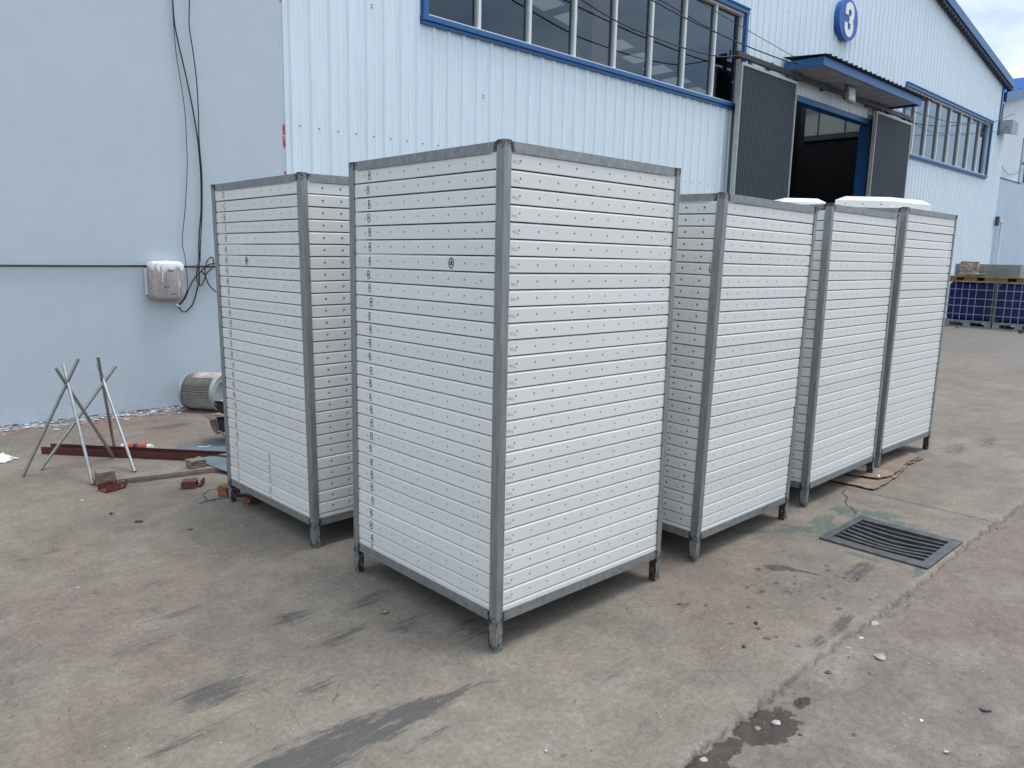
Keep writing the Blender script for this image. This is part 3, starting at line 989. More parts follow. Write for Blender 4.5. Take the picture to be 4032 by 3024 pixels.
def sliding_leaf(x0, x1, z1):
    y0, y1 = 7.845, 7.935
    pts = []
    pitch = 0.083
    n = int((x1 - x0 - 0.08) / pitch)
    for k in range(n):
        c = x0 + 0.04 + pitch * (k + 0.5)
        pts += [(c - 0.036, 0.0), (c - 0.018, -0.016), (c + 0.018, -0.016), (c + 0.036, 0.0)]
    pts = [(x0 + 0.035, 0)] + pts + [(x1 - 0.035, 0)]
    m = M()
    for (p, q) in zip(pts[:-1], pts[1:]):
        m.face([(p[0] - HX, y0 + 0.03 + p[1] - YW, 0.08), (q[0] - HX, y0 + 0.03 + q[1] - YW, 0.08), (q[0] - HX, y0 + 0.03 + q[1] - YW, z1 - 0.035), (p[0] - HX, y0 + 0.03 + p[1] - YW, z1 - 0.035)])
    # closed back of the leaf
    m.box(*hb((x0 + 0.036, y0 + 0.045, 0.08), (x1 - 0.036, y1 - 0.002, z1 - 0.036)))
    leaf = m.obj('sliding_door', MAT['leaf'], hall)
    f = M()
    f.box(*hb((x0, y0, 0.06), (x0 + 0.035, y1, z1)))
    f.box(*hb((x1 - 0.035, y0, 0.06), (x1, y1, z1)))
    f.box(*hb((x0 + 0.0352, y0, z1 - 0.05), (x1 - 0.0352, y1, z1)))
    f.box(*hb((x0 + 0.0352, y0, 0.04), (x1 - 0.0352, y1, 0.079)))
    f.obj('door_frame', MAT['leaf_frame'], leaf)
    h = M()
    for xx in (x0 + 0.35, x1 - 0.35):
        h.box(*hb((xx - 0.05, 7.87, z1 + 0.001), (xx + 0.05, 7.91, z1 + 0.06)))
    h.obj('roller', MAT['dark_steel'], leaf)
    return leaf


sliding_leaf(13.27, 15.46, 5.245)
sliding_leaf(19.56, 21.86, 5.255)
m = M()
m.box(*hb((13.10, 7.85, 5.315), (21.95, 7.93, 5.41)))
for xx in np.arange(13.35, 21.9, 1.2):
    m.box(*hb((xx - 0.03, 7.932, 5.33), (xx + 0.03, YW - 0.026, 5.47)))
m.obj('door_rail', MAT['dark_steel'], hall, bevel=0.006)
for xx in (13.5, 21.7):
    m = M()
    m.box((xx - HX - 0.02, -0.22, 5.412), (xx - HX + 0.02, -0.032, 5.432))
    m.box((xx - HX - 0.02, -0.05, 5.4325), (xx - HX + 0.02, -0.032, 5.56))
    m.obj('rail_bracket', MAT['leaf_frame'], hall)

# canopy over the door
CX0, CX1, CY0 = 15.27, 20.66, 7.25
can = M()
can.box(*hb((CX0, CY0, 5.45), (CX1, CY0 + 0.03, 5.625)))
can.box(*hb((CX0, CY0 + 0.031, 5.45), (CX0 + 0.03, YW - 0.03, 5.625)))
can.box(*hb((CX1 - 0.03, CY0 + 0.031, 5.45), (CX1, YW - 0.03, 5.625)))
canopy = can.obj('canopy', MAT['blue'], hall, bevel=0.004)
m = M()
for k in range(int((CX1 - CX0) / 0.3)):
    a = CX0 + 0.031 + 0.298 * k
    m.box(*hb((a, CY0 + 0.032, 5.462 + 0.004 * (k % 2)), (a + 0.294, YW - 0.031, 5.475)))
m.obj('soffit', MAT['soffit'], canopy)
m = M()
xx = CX0 - 0.08
pts = []
while xx < CX1 + 0.35:
    pts += [(xx, 0), (xx + 0.19, 0), (xx + 0.205, 0.035), (xx + 0.23, 0.035), (xx + 0.245, 0)]
    xx += 0.245
for (p, q) in zip(pts[:-1], pts[1:]):
    if q[0] - p[0] < 1e-6:
        continue
    for dz in (0.0, 0.008):
        fpts = [(p[0] - HX, CY0 - 0.08 - YW, 5.630 + p[1] + dz), (q[0] - HX, CY0 - 0.08 - YW, 5.630 + q[1] + dz), (q[0] - HX, -0.026, 5.70 + q[1] + dz), (p[0] - HX, -0.026, 5.70 + p[1] + dz)]
        m.face(fpts if dz else fpts[::-1])
m.obj('roof_sheet', MAT['dark_steel'], canopy)

# roof, rake fascia, side walls, dim interior
BACK = 46.0
for sgn in (-1, 1):
    xe = RIDGE_X + sgn * 13.0 if sgn > 0 else 4.6
    bands = [(7.92, 10.6), (11.6, 17.55), (18.55, 24.5), (25.5, 31.5), (32.5, BACK)] if sgn < 0 else [(7.92, 10.6), (11.6, 12.2), (16.2, 17.55), (18.55, 24.5), (25.5, 31.5), (32.5, BACK)]
    m = M()
    for (a, b) in bands + ([(12.2, 16.2)] if sgn > 0 else []):
        xe_ = 26.5 if (a == 12.2) else xe
        pr = [(xe_, top_z(xe_) + 0.0), (RIDGE_X, RIDGE_Z), (RIDGE_X, RIDGE_Z + 0.05), (xe_, top_z(xe_) + 0.05)]
        m.prism([(px_ - HX, pz_) for (px_, pz_) in pr] if sgn < 0 else [(px_ - HX, pz_) for (px_, pz_) in pr][::-1], 'z', 0, 1)
        base = len(m.v) - 8
        for i in range(8):
            px_, pz_, t = m.v[base + i]
            m.v[base + i] = (px_, (a if t == 0 else b) - YW, pz_)
    ro = m.obj('roof', MAT['innerroof'], hall)
    recalc(ro.data)
    m = M()
    for (a, b) in ((10.6, 11.6), (17.55, 18.55), (24.5, 25.5), (31.5, 32.5)):
        m.face([(RIDGE_X + sgn * 1.2 - HX, a - YW, top_z(RIDGE_X + 1.2) + 0.03), (xe - HX, a - YW, top_z(xe) + 0.03), (xe - HX, b - YW, top_z(xe) + 0.03), (RIDGE_X + sgn * 1.2 - HX, b - YW, top_z(RIDGE_X + 1.2) + 0.03)])
        m.face([(RIDGE_X - HX, a - YW, RIDGE_Z + 0.02), (RIDGE_X + sgn * 1.2 - HX, a - YW, top_z(RIDGE_X + 1.2) + 0.02), (RIDGE_X + sgn * 1.2 - HX, b - YW, top_z(RIDGE_X + 1.2) + 0.02), (RIDGE_X - HX, b - YW, RIDGE_Z + 0.02)])
    m.obj('skylight', MAT['fibre'], hall)
    m = M()
    if sgn > 0:
        m.face([(26.5 - HX, 12.2 - YW, top_z(26.5) + 0.09), (xe - HX, 12.2 - YW, top_z(xe) + 0.09), (xe - HX, 16.2 - YW, top_z(xe) + 0.09), (26.5 - HX, 16.2 - YW, top_z(26.5) + 0.09)])
        m.obj('skylight', MAT['fibre_added'], hall)  # extra roof opening added to brighten the inner wall behind the doorway
    m = M()
    for k in range(1, 11):
        xx = RIDGE_X + sgn * 1.2 * k
        if 4.7 < xx < 30.6:
            zz = top_z(xx) - 0.002
            m.box((xx - HX - 0.10, 8.2 - YW, zz - 0.17), (xx - HX + 0.10, BACK - 0.1 - YW, zz - 0.003))
    m.obj('purlin', MAT['innerroof'], hall)
    # rake fascia and dark scallops that paint in the rib shadows beneath it
    m = M()
    pr = [(xe, top_z(xe) - 0.03), (RIDGE_X + sgn * 0.0, RIDGE_Z - 0.03), (RIDGE_X, RIDGE_Z + 0.20), (xe, top_z(xe) + 0.20)]
    vv = [(a - HX, 7.90 - YW, b) for (a, b) in pr] + [(a - HX, 7.93 - YW, b) for (a, b) in pr]
    base = len(m.v)
    m.v += vv
    for f in ((0, 1, 2, 3), (7, 6, 5, 4), (0, 4, 5, 1), (1, 5, 6, 2), (2, 6, 7, 3), (3, 7, 4, 0)):
        m.f.append(tuple(base + i for i in f))
        m.mi.append(0)
    # top flashing
    vv = [(xe - HX, 7.90 - YW, top_z(xe) + 0.203), (RIDGE_X - HX, 7.90 - YW, RIDGE_Z + 0.203), (RIDGE_X - HX, 8.35 - YW, RIDGE_Z + 0.203), (xe - HX, 8.35 - YW, top_z(xe) + 0.203)]
    m.face(vv if sgn < 0 else vv[::-1])
    fo = m.obj('rake_fascia', MAT['blue'], hall)
    recalc(fo.data)
    m = M()
    xx = RIDGE_X + sgn * 0.1
    while (xx < xe if sgn > 0 else xx > xe):
        zz = top_z(xx)
        a0 = xx - HX
        m.tube([(a0, 7.935 - YW, zz - 0.045), (a0, 8.06 - YW, zz - 0.045)], 0.118, 10)
        xx += sgn * 0.245
    m.obj('shadow_scallops', MAT['navy'], hall, kind='stuff')
m = M()
m.box(*hb((30.13, YW - 0.05, 5.98), (30.24, YW + 0.08, top_z(30.2) - 0.08)))
m.obj('corner_trim', MAT['blue'], hall)
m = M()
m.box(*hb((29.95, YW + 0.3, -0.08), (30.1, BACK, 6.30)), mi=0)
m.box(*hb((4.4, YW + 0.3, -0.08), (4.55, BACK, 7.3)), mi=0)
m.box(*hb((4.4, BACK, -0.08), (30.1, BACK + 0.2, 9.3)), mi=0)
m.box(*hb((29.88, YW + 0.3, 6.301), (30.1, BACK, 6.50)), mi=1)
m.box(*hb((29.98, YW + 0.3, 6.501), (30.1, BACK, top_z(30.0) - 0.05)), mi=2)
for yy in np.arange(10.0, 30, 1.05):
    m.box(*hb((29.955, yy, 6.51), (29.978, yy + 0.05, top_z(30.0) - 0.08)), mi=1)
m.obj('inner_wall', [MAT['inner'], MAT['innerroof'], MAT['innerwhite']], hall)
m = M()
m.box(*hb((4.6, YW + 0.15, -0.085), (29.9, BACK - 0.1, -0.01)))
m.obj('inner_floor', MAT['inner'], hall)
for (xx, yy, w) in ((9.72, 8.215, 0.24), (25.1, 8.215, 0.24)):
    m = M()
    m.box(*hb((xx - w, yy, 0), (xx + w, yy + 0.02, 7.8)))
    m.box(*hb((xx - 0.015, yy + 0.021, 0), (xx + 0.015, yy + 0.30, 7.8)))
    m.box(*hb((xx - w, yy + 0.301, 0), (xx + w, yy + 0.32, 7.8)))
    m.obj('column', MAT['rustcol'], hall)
m = M()
m.box(*hb((28.0, 14.0, 0), (28.4, 14.4, 8.0)))
m.obj('column', MAT['inner'], hall)
# screw heads of the wall sheets
m = M()
for (zz, xa, xb) in ((3.02, 4.4, 13.2), (5.98 + 0.62, 13.9, 29.5), (4.47 - 0.08, 22, 30), (2.4, 22, 31), (6.62, 4.4, 6)):
    for xx in np.arange(xa, xb, PITCH):
        if not (13.1 < xx < 22 and zz < 5.2):
            m.tube([(xx - HX + 0.02, -0.002, zz + random.uniform(-.006, .006)), (xx - HX + 0.02, -0.010, zz)], 0.0075, 6)
for (xx, zz) in ((7.13, 3.751), (7.13, 3.72), (5.368, 4.489), (5.368, 4.46), (15.0, 6.9), (15.3, 6.6), (15.6, 6.9)):
    m.tube([(xx - HX, -0.026, zz), (xx - HX, -0.034, zz)], 0.009, 6)
m.obj('screw_heads', MAT['dark_steel'], hall, kind='stuff')

# round number sign
sign = thing('number_sign', 'round blue sign with a white number 3 high on the metal hall', 'sign', (17.78, YW - 0.03, 6.945))
m = M()
N = 48
RX, RZ = 0.475, 0.43
for (y, s) in ((0.0, 1.0), (-0.10, 1.0)):
    pass
ring = [(RX * math.cos(2 * math.pi * k / N), RZ * math.sin(2 * math.pi * k / N)) for k in range(N)]
m.face([(a, -0.12, b) for (a, b) in ring])
m.face([(a, 0.0, b) for (a, b) in ring[::-1]])
for k in range(N):
    a, b = ring[k], ring[(k + 1) % N]
    m.face([(a[0], 0.0, a[1]), (b[0], 0.0, b[1]), (b[0], -0.12, b[1]), (a[0], -0.12, a[1])])
recalc(m.obj('disc', MAT['signblue'], sign).data)


def digit3(wd, h, t):
    """outline strokes of a condensed 3, as a chain of points"""
    pts = []
    r = wd / 2 - t / 2
    zt, zb = h / 2 - t / 2, -h / 2 + t / 2
    pts.append((-r, zt - r - 0.06))
    for k in range(0, 13):
        a = math.pi - math.pi * k / 12
        pts.append((r * math.cos(a), zt - r + r * math.sin(a)))
    pts.append((r, t * 0.5 + 0.05))
    pts += [(r * 0.85, t * 0.30 + 0.015), (r * 0.55, 0.012), (0.0, 0.0)]
    low = [(x_, -z_) for (x_, z_) in pts[::-1]]
    return pts, low


up3, low3 = digit3(0.44, 0.72, 0.145)
for nm, chain in (('upper', up3), ('lower', low3)):
    pass
m = M()
tmpm = M()


def thick_chain(m, pts, t, y0, y1):
    P2 = [Vector((a, b)) for (a, b) in pts]
    L, Rr = [], []
    for i, p in enumerate(P2):
        d = (P2[min(i + 1, len(P2) - 1)] - P2[max(i - 1, 0)]).normalized()
        n = Vector((-d.y, d.x)) * t / 2
        L.append(p + n)
        Rr.append(p - n)
    for i in range(len(P2) - 1):
        a, b, c, d = L[i], L[i + 1], Rr[i + 1], Rr[i]
        m.face([(a.x, y1, a.y), (b.x, y1, b.y), (c.x, y1, c.y), (d.x, y1, d.y)])
        m.face([(a.x, y0, a.y), (b.x, y0, b.y), (b.x, y1, b.y), (a.x, y1, a.y)])
        m.face([(d.x, y1, d.y), (c.x, y1, c.y), (c.x, y0, c.y), (d.x, y0, d.y)])
    for i in (0, -1):
        a, d = L[i], Rr[i]
        m.face([(a.x, y0, a.y), (a.x, y1, a.y), (d.x, y1, d.y), (d.x, y0, d.y)])


thick_chain(m, up3, 0.145, -0.121, -0.140)
thick_chain(m, low3, 0.145, -0.121, -0.1395)
m.obj('digit', MAT['signwhite'], sign)

# floodlight under the canopy
fl = thing('floodlight', 'pale grey floodlight hanging under the blue door canopy', 'floodlight', (17.42, 7.62, 5.42), (R(-18), R(14), R(-20)))
m = M()
m.box((-0.11, -0.05, -0.36), (0.11, 0.05, -0.02))
m.obj('housing', MAT['lampgrey'], fl, bevel=0.015)
m = M()
m.box((-0.09, -0.056, -0.33), (0.09, -0.0505, -0.06))
m.obj('lens', MAT['lens'], fl)
m = M()
m.tube([(-0.14, 0, -0.15), (-0.14, 0, 0.0), (-0.05, 0, 0.035), (0.05, 0, 0.035), (0.14, 0, 0.0), (0.14, 0, -0.15)], 0.012, 6)
m.obj('bracket', MAT['dark_steel'], fl)

# ------------------------------------------------------------------ pale plastered building on the left
pb = thing('plastered_building', 'pale blue plastered building with a plain wall left of the metal hall', 'building', (0, 0, 0))
m = M()
nx, nz = 120, 40
px_ = np.linspace(-14, 4.235, nx)
pz_ = np.linspace(-0.05, 6.8, nz)
wob = lambda a, b: 8.085 + 0.012 * (fbm(np.array([a * 1.0]), np.array([b * 1.0]), 0.8, 90, 3)[0] - 0.5)
grid = [[(a, wob(a, b), b) for b in pz_] for a in px_]
for i in range(nx - 1):
    for j in range(nz - 1):
        m.face([grid[i][j], grid[i + 1][j], grid[i + 1][j + 1], grid[i][j + 1]])
m.box((-14, 8.35, -0.05), (4.2, 16, 6.8))
m.face([(4.235, 8.08, -0.05), (4.235, 8.35, -0.05), (4.235, 8.35, 6.8), (4.235, 8.08, 6.8)])
m.face([(-14, 8.08, 6.8), (4.235, 8.08, 6.8), (4.235, 8.36, 6.8), (-14, 8.36, 6.8)])
m.obj('wall', MAT['plaster'], pb)
m = M()
m.box((-14.2, 7.95, 6.81), (4.23, 16.2, 7.0))
m.obj('roof', MAT['grey_paint'], pb)

# ------------------------------------------------------------------ next hall on the right
NX, NY = 31.2, 8.5
nb = thing('neighbouring_hall', 'white plastered hall with blue roof at the far right edge', 'building', (NX, NY, 0))


def nt(x):
    """height of the rake at x (local)"""
    return 7.24 + 0.227 * (x - 0.36)


m = M()
W0, W1, WZ0, WZ1 = 3.88, 7.4, 4.82, 6.48
for (a, b, c, d) in ((0.0, W0, 0, None), (W1, 15, 0, None), (W0, W1, 0, WZ0), (W0, W1, WZ1, None)):
    m.face([(a, 0.0, c), (b, 0.0, c), (b, 0.0, d if d else nt(b)), (a, 0.0, d if d else nt(a))])
m.face([(0.0, 0.0, -0.05), (0.0, 0.0, 7.1), (0.0, 20, 7.1), (0.0, 20, -0.05)])
m.obj('wall', MAT['nbplaster'], nb)
m = M()
m.box((-0.04, -0.40, -0.05), (15, -0.02, 4.655))
m.obj('lower_wall', MAT['nbplaster2'], nb)
m = M()
m.box((-0.04, -0.41, 4.656), (2.6, -0.005, 4.69))
m.obj('ledge', MAT['navy'], nb)
m = M()
for (a, b) in ((W0, W0 + 0.1), (W1 - 0.1, W1), (W0 + 1.1, W0 + 1.17), (W0 + 2.2, W0 + 2.27)):
    m.box((a, -0.03, WZ0), (b, 0.06, WZ1))
m.box((W0, -0.029, WZ0), (W1, 0.058, WZ0 + 0.06))
m.box((W0, -0.029, WZ1 - 0.06), (W1, 0.058, WZ1))
m.box((W0, -0.028, 5.6), (W1, 0.057, 5.65))
w = m.obj('window', MAT['grey_paint'], nb)
m = M()
m.face([(W0, 0.04, WZ0), (W1, 0.04, WZ0), (W1, 0.04, WZ1), (W0, 0.04, WZ1)])
m.obj('pane', MAT['glass'], w)
m = M()
m.box((W0 - 0.1, 0.4, 4.6), (W1 + 0.1, 0.45, 6.7))
m.obj('inner_wall', MAT['inner'], nb)
m = M()
m.prism([(0.36, nt(0.36) + 0.03), (14, nt(14) + 0.03), (14, nt(14) + 0.35), (0.36, nt(0.36) + 0.35)], 'z', 0, 1)
for q_ in range(8):
    a, b, c = m.v[q_]
    m.v[q_] = (a, -0.20 if c == 0 else -0.02, b)
recalc(m.obj('rake_fascia', MAT['blue'], nb).data)
m = M()
m.box((-0.02, -0.012, 6.15), (0.86, -0.001, 7.27))
m.obj('gap_shade_sheet', MAT['navy'], nb)  # navy sheet paints in the shaded gap between the two halls
m = M()
for k in range(20):
    a, b = -0.2 + 0.7 * k, 0.5 + 0.7 * k
    y0_, y1_, dz = -0.18, 34, 0.20
    z_ = lambda x_: nt(x_) + 0.37
    m.face([(a, y0_, z_(a)), (b - 0.05, y0_, z_(b) - 0.012), (b - 0.05, y1_, z_(b) - 0.012 + dz), (a, y1_, z_(a) + dz)])
    m.face([(b - 0.05, y0_, z_(b) - 0.012), (b - 0.025, y0_, z_(b) + 0.05), (b - 0.025, y1_, z_(b) + 0.05 + dz), (b - 0.05, y1_, z_(b) - 0.012 + dz)])
    m.face([(b - 0.025, y0_, z_(b) + 0.05), (b, y0_, z_(b)), (b, y1_, z_(b) + dz), (b - 0.025, y1_, z_(b) + 0.05 + dz)])
m.obj('roof', MAT['blue_roof'], nb)
m = M()
m.prism([(-0.82, 5.99), (-0.42, 6.09), (-0.42, 6.44), (-0.82, 6.44)], 'x', -1.0, -0.66)
m.prism([(-0.82, 6.03), (-0.42, 6.11), (-0.42, 6.42), (-0.82, 6.42)], 'x', -0.655, -0.30)
recalc(m.obj('gutter_box', MAT['grey_paint'], nb, bevel=0.005).data)
m = M()
m.tube([(0.55, -0.06, 0.0), (0.60, -0.06, 3.10), (0.55, -0.06, 3.17), (0.30, -0.06, 3.18)], 0.05, 8)
tag(m.obj('drain_pipe', MAT['pipe'], None, loc=(30.9, 8.02, 0)), 'thin white drain pipe running down the far corner beside the blue tanks', 'pipe')
m = M()
m.box((30.95, 7.93, 3.02), (31.1, 8.04, 3.34))
tag(m.obj('meter_box', MAT['dark_steel'], None, bevel=0.01), 'small dark box fixed at the top of the white drain pipe', 'box')

# ------------------------------------------------------------------ overhead wires and wall cables
def wire(name, pts, r, label, smooth=6, group=None, mat='wire', cat='cable'):
    m = M()
    m.tube(pts, r, 6, smooth=smooth)
    return tag(m.obj(name, MAT[mat], None, smooth=True), label, cat, group)


wire('overhead_wire', [(5.6, 7.55, 5.95), (8.6, 7.58, 5.66), (10.11, 7.6, 5.532), (10.98, 7.6, 5.471), (11.87, 7.6, 5.439), (13.04, 7.6, 5.414), (14.39, 7.65, 5.449), (15.26, 7.8, 5.55)], 0.011, 'thick black wire running from the canopy across the long window', group='wires along the metal hall')
wire('overhead_wire', [(6.0, 7.7, 5.75), (7.4, 7.7, 5.42), (8.62, 7.7, 5.213), (9.39, 7.7, 5.10), (10.16, 7.7, 5.063), (11.15, 7.7, 5.057), (12.27, 7.72, 5.132), (13.12, 7.86, 5.33)], 0.010, 'sagging black wire crossing the middle of the long window', group='wires along the metal hall')
wire('overhead_wire', [(9.0, 7.9, 6.2), (11.76, 7.9, 5.971), (13.08, 7.9, 5.864), (15.46, 7.95, 5.736)], 0.006, 'thin wire passing the top right corner of the long window', group='wires along the metal hall')
wire('overhead_wire', [(20.7, 7.75, 5.55), (21.77, 7.8, 5.537), (22.9, 7.8, 5.565), (24.43, 7.8, 5.626), (26.09, 7.8, 5.797), (28.13, 7.8, 6.082), (29.05, 7.8, 6.273), (30.3, 7.7, 6.64)], 0.010, 'wire from the canopy past the far window to the gutter box', group='wires along the metal hall')
wire('overhead_wire', [(20.7, 7.85, 5.45), (23.0, 7.85, 5.22), (26.0, 7.85, 5.5), (29.2, 7.85, 5.95), (30.4, 7.8, 6.3)], 0.007, 'lower thin wire sagging across the far window', group='wires along the metal hall')
wire('overhead_wire', [(31.4, 8.42, 5.45), (33.4, 8.42, 5.0), (35.1, 8.42, 5.3), (37, 8.42, 5.9)], 0.008, 'thin wire sagging over the white plaster at the far right', group='wires along the metal hall')

YC = 8.055
wire('wall_cable', [(-6, YC, 1.44), (0, YC, 1.452), (1.46, YC, 1.455), (2.69, YC - .005, 1.458)], 0.011, 'black cable running level along the pale blue wall to the terminal box', 3, 'cables on the pale blue wall')
wire('wall_cable', [(3.04, YC, 1.455), (3.4, YC, 1.457), (4.0, YC, 1.455)], 0.011, 'short level black cable between terminal box and rack', 3, 'cables on the pale blue wall')
wire('wall_cable', [(3.03, YC, 5.8), (3.05, YC, 4.6), (3.07, YC, 4.026), (3.078, YC, 3.807), (3.108, YC, 3.62), (3.158, YC, 3.371), (3.208, YC, 3.087), (3.25, YC, 2.781), (3.262, YC, 2.592), (3.269, YC, 2.369), (3.257, YC, 2.045), (3.223, YC, 1.75), (3.206, YC, 1.413), (3.203, YC, 1.289), (3.184, YC, 1.242), (3.156, YC, 1.147), (3.113, YC, 1.052), (3.04, YC, 0.992), (2.994, YC, 1.022), (2.968, YC, 1.07)], 0.0068, 'thick black cable hanging down the wall and looping up under the terminal box', 5, 'cables on the pale blue wall')
wire('wall_cable', [(3.26, YC - .014, 5.8), (3.235, YC - .014, 4.6), (3.228, YC - .014, 4.062), (3.215, YC - .014, 3.805), (3.245, YC - .014, 3.539), (3.265, YC - .014, 3.266), (3.268, YC - .014, 3.003), (3.262, YC - .014, 2.719), (3.275, YC - .014, 2.4), (3.262, YC - .014, 2.05), (3.23, YC - .014, 1.7), (3.215, YC - .014, 1.50)], 0.0055, 'upper right hanging cable that joins the thick one halfway down', 5, 'cables on the pale blue wall')
wire('wall_cable', [(3.05, YC - .004, 5.8), (3.062, YC - .004, 4.3), (3.066, YC - .004, 4.025), (3.068, YC - .004, 3.76), (3.084, YC - .004, 3.464), (3.118, YC - .004, 3.197), (3.138, YC - .004, 2.954), (3.139, YC - .004, 2.595), (3.129, YC - .004, 2.389), (3.093, YC - .004, 2.036), (3.049, YC - .004, 1.711), (3.058, YC - .03, 1.558), (3.056, YC - .05, 1.45), (3.062, YC - .05, 1.361), (3.07, YC - .03, 1.29), (3.066, YC - .01, 1.201), (3.027, YC, 1.116), (2.965, YC, 1.055)], 0.0036, 'thinnest hanging cable, bowing left of the others down past the terminal box', 5, 'cables on the pale blue wall')
wire('wall_cable', [(2.968, YC - .02, 1.052), (3.037, YC - .02, 1.126), (3.089, YC - .02, 1.234), (3.141, YC - .02, 1.328), (3.201, YC - .02, 1.389), (3.261, YC - .02, 1.447), (3.311, YC - .02, 1.48), (3.355, YC - .02, 1.488), (3.42, YC - .02, 1.486)], 0.0065, 'cable rising in a slant from below the terminal box to the coil', 5, 'cables on the pale blue wall')
wire('cable_coil', [(3.257, YC - .035, 1.34), (3.257, YC - .035, 1.432), (3.283, YC - .035, 1.513), (3.329, YC - .035, 1.557), (3.351, YC - .03, 1.519), (3.339, YC - .03, 1.452), (3.277, YC - .03, 1.389), (3.24, YC - .03, 1.31), (3.209, YC - .03, 1.263), (3.177, YC - .035, 1.29), (3.166, YC - .035, 1.361), (3.18, YC - .035, 1.451), (3.207, YC - .035, 1.54)], 0.0065, 'tangled paint-spattered cable coil hanging right of the terminal box', 6, None, 'wirepaint')
wire('wall_cable', [(3.221, YC - .025, 1.413), (3.257, YC - .025, 1.365), (3.283, YC - .025, 1.289), (3.338, YC - .025, 1.216), (3.406, YC - .025, 1.186), (3.6, YC - .02, 1.17)], 0.0065, 'cable curving down from the coil behind the left rack', 5, 'cables on the pale blue wall')

# terminal box on the wall
tb = thing('terminal_box', 'beige paint-smeared telephone terminal box on the pale blue wall', 'terminal box', (2.685, 8.07, 1.125))
m = M()
BW, BH, BD = 0.345, 0.385, 0.115


def rrect(w, h, r, n=5):
    out = []
    for (cx, cz, a0) in ((w - r, r, -90), (w - r, h - r, 0), (r, h - r, 90), (r, r, 180)):
        for k in range(n + 1):
            a = R(a0 + 90 * k / n)
            out.append((cx + r * math.cos(a), cz + r * math.sin(a)))
    return out


loops = []
for (ins, y) in ((0.0, 0.0), (0.0, -0.075), (0.004, -0.092), (0.014, -0.105), (0.032, -0.114)):
    rr = rrect(BW - 2 * ins, BH - 2 * ins, 0.06 - ins * 0.6)
    loops.append([(a + ins, y, b + ins) for (a, b) in rr])
n = len(loops[0])
base = len(m.v)
for L in loops:
    m.v += L
for i in range(len(loops) - 1):
    for k in range(n):
        k2 = (k + 1) % n
        m.f.append((base + i * n + k, base + i * n + k2, base + (i + 1) * n + k2, base + (i + 1) * n + k))
        m.mi.append(0)
m.f.append(tuple(base + (len(loops) - 1) * n + k for k in range(n)))
m.mi.append(0)
recalc(m.obj('cover', MAT['box'], tb, smooth=True).data)
m = M()
for (a, z0, z1) in ((0.105, 0.20, 0.325), (0.155, 0.06, 0.325), (0.285, 0.19, 0.325), (0.13, 0.03, 0.13), (0.29, 0.03, 0.13)):
    m.box((a - 0.002, -0.119, z0), (a + 0.002, -0.1135, z1))
m.tube([(0.085, -0.115, 0.20), (0.095, -0.116, 0.175), (0.115, -0.116, 0.165), (0.135, -0.115, 0.162)], 0.003, 5)
m.tube([(0.32, -0.112, 0.20), (0.31, -0.115, 0.175), (0.29, -0.116, 0.165)], 0.003, 5)
m.obj('moulded_line', MAT['core'], tb)
m = M()
m.box((-0.018, -0.022, 0.05), (0.0, -0.002, 0.31))
for k in range(14):
    m.box((-0.019, -0.030, 0.055 + k * 0.018), (0.006, -0.0225, 0.063 + k * 0.018))
m.obj('hinge_strip', MAT['signwhite'], tb)
m = M()
for (cx_, cz_, n_) in ((0.20, 0.285, 4), (0.15, 0.125, 4), (0.22, 0.055, 5)):
    for k in range(n_):
        x0_ = cx_ + (k - n_ / 2) * 0.013
        hgt = 0.011 if cz_ > 0.1 else 0.006
        m.box((x0_, -0.1155, cz_), (x0_ + 0.011, -0.1142, cz_ + 0.0035))
        m.box((x0_, -0.1156, cz_ + hgt * 0.5), (x0_ + 0.010, -0.1143, cz_ + hgt * 0.5 + 0.002))
        m.box((x0_ + 0.004, -0.1157, cz_), (x0_ + 0.0062, -0.1141, cz_ + hgt))
        m.box((x0_, -0.1154, cz_ + hgt), (x0_ + 0.010, -0.1145, cz_ + hgt + 0.002))
m.obj('printed_lettering', MAT['ink'], tb)
m = M()
m.prism([(0.16, 0.36), (0.23, 0.36), (0.24, 0.375), (0.21, 0.392), (0.16, 0.39), (0.13, 0.37)], 'y', -0.06, -0.03)
for i in range(len(m.v)):
    a, b, c = m.v[i]
    m.v[i] = (c, b, a) if a > 0.3 else (a, b, c)
recalc(m.obj('top_hasp', MAT['signwhite'], tb).data)
m = M()
m.tube([(0.25, -0.05, 0.002), (0.262, -0.05, -0.03)], [0.022, 0.014], 8)
m.obj('cable_gland', MAT['core'], tb)
m = M()
m.tube([(0.265, -0.035, -0.055), (0.295, -0.035, -0.070)], [0.010, 0.011], 8)
m.obj('cable_clip', MAT['signwhite'], tb)

# ------------------------------------------------------------------ racks of white panels
PIT0 = 0.06570


def profile(h):
    """edge of a panel, bottom to top: (inset from the face, height)"""
    return [(0.005, 0.0), (0.0012, 0.0008), (0.0, 0.0018), (0.0, h - 0.0115), (0.0014, h - 0.0084), (0.0042, h - 0.0056), (0.0085, h - 0.0038), (0.014, h - 0.0034)]


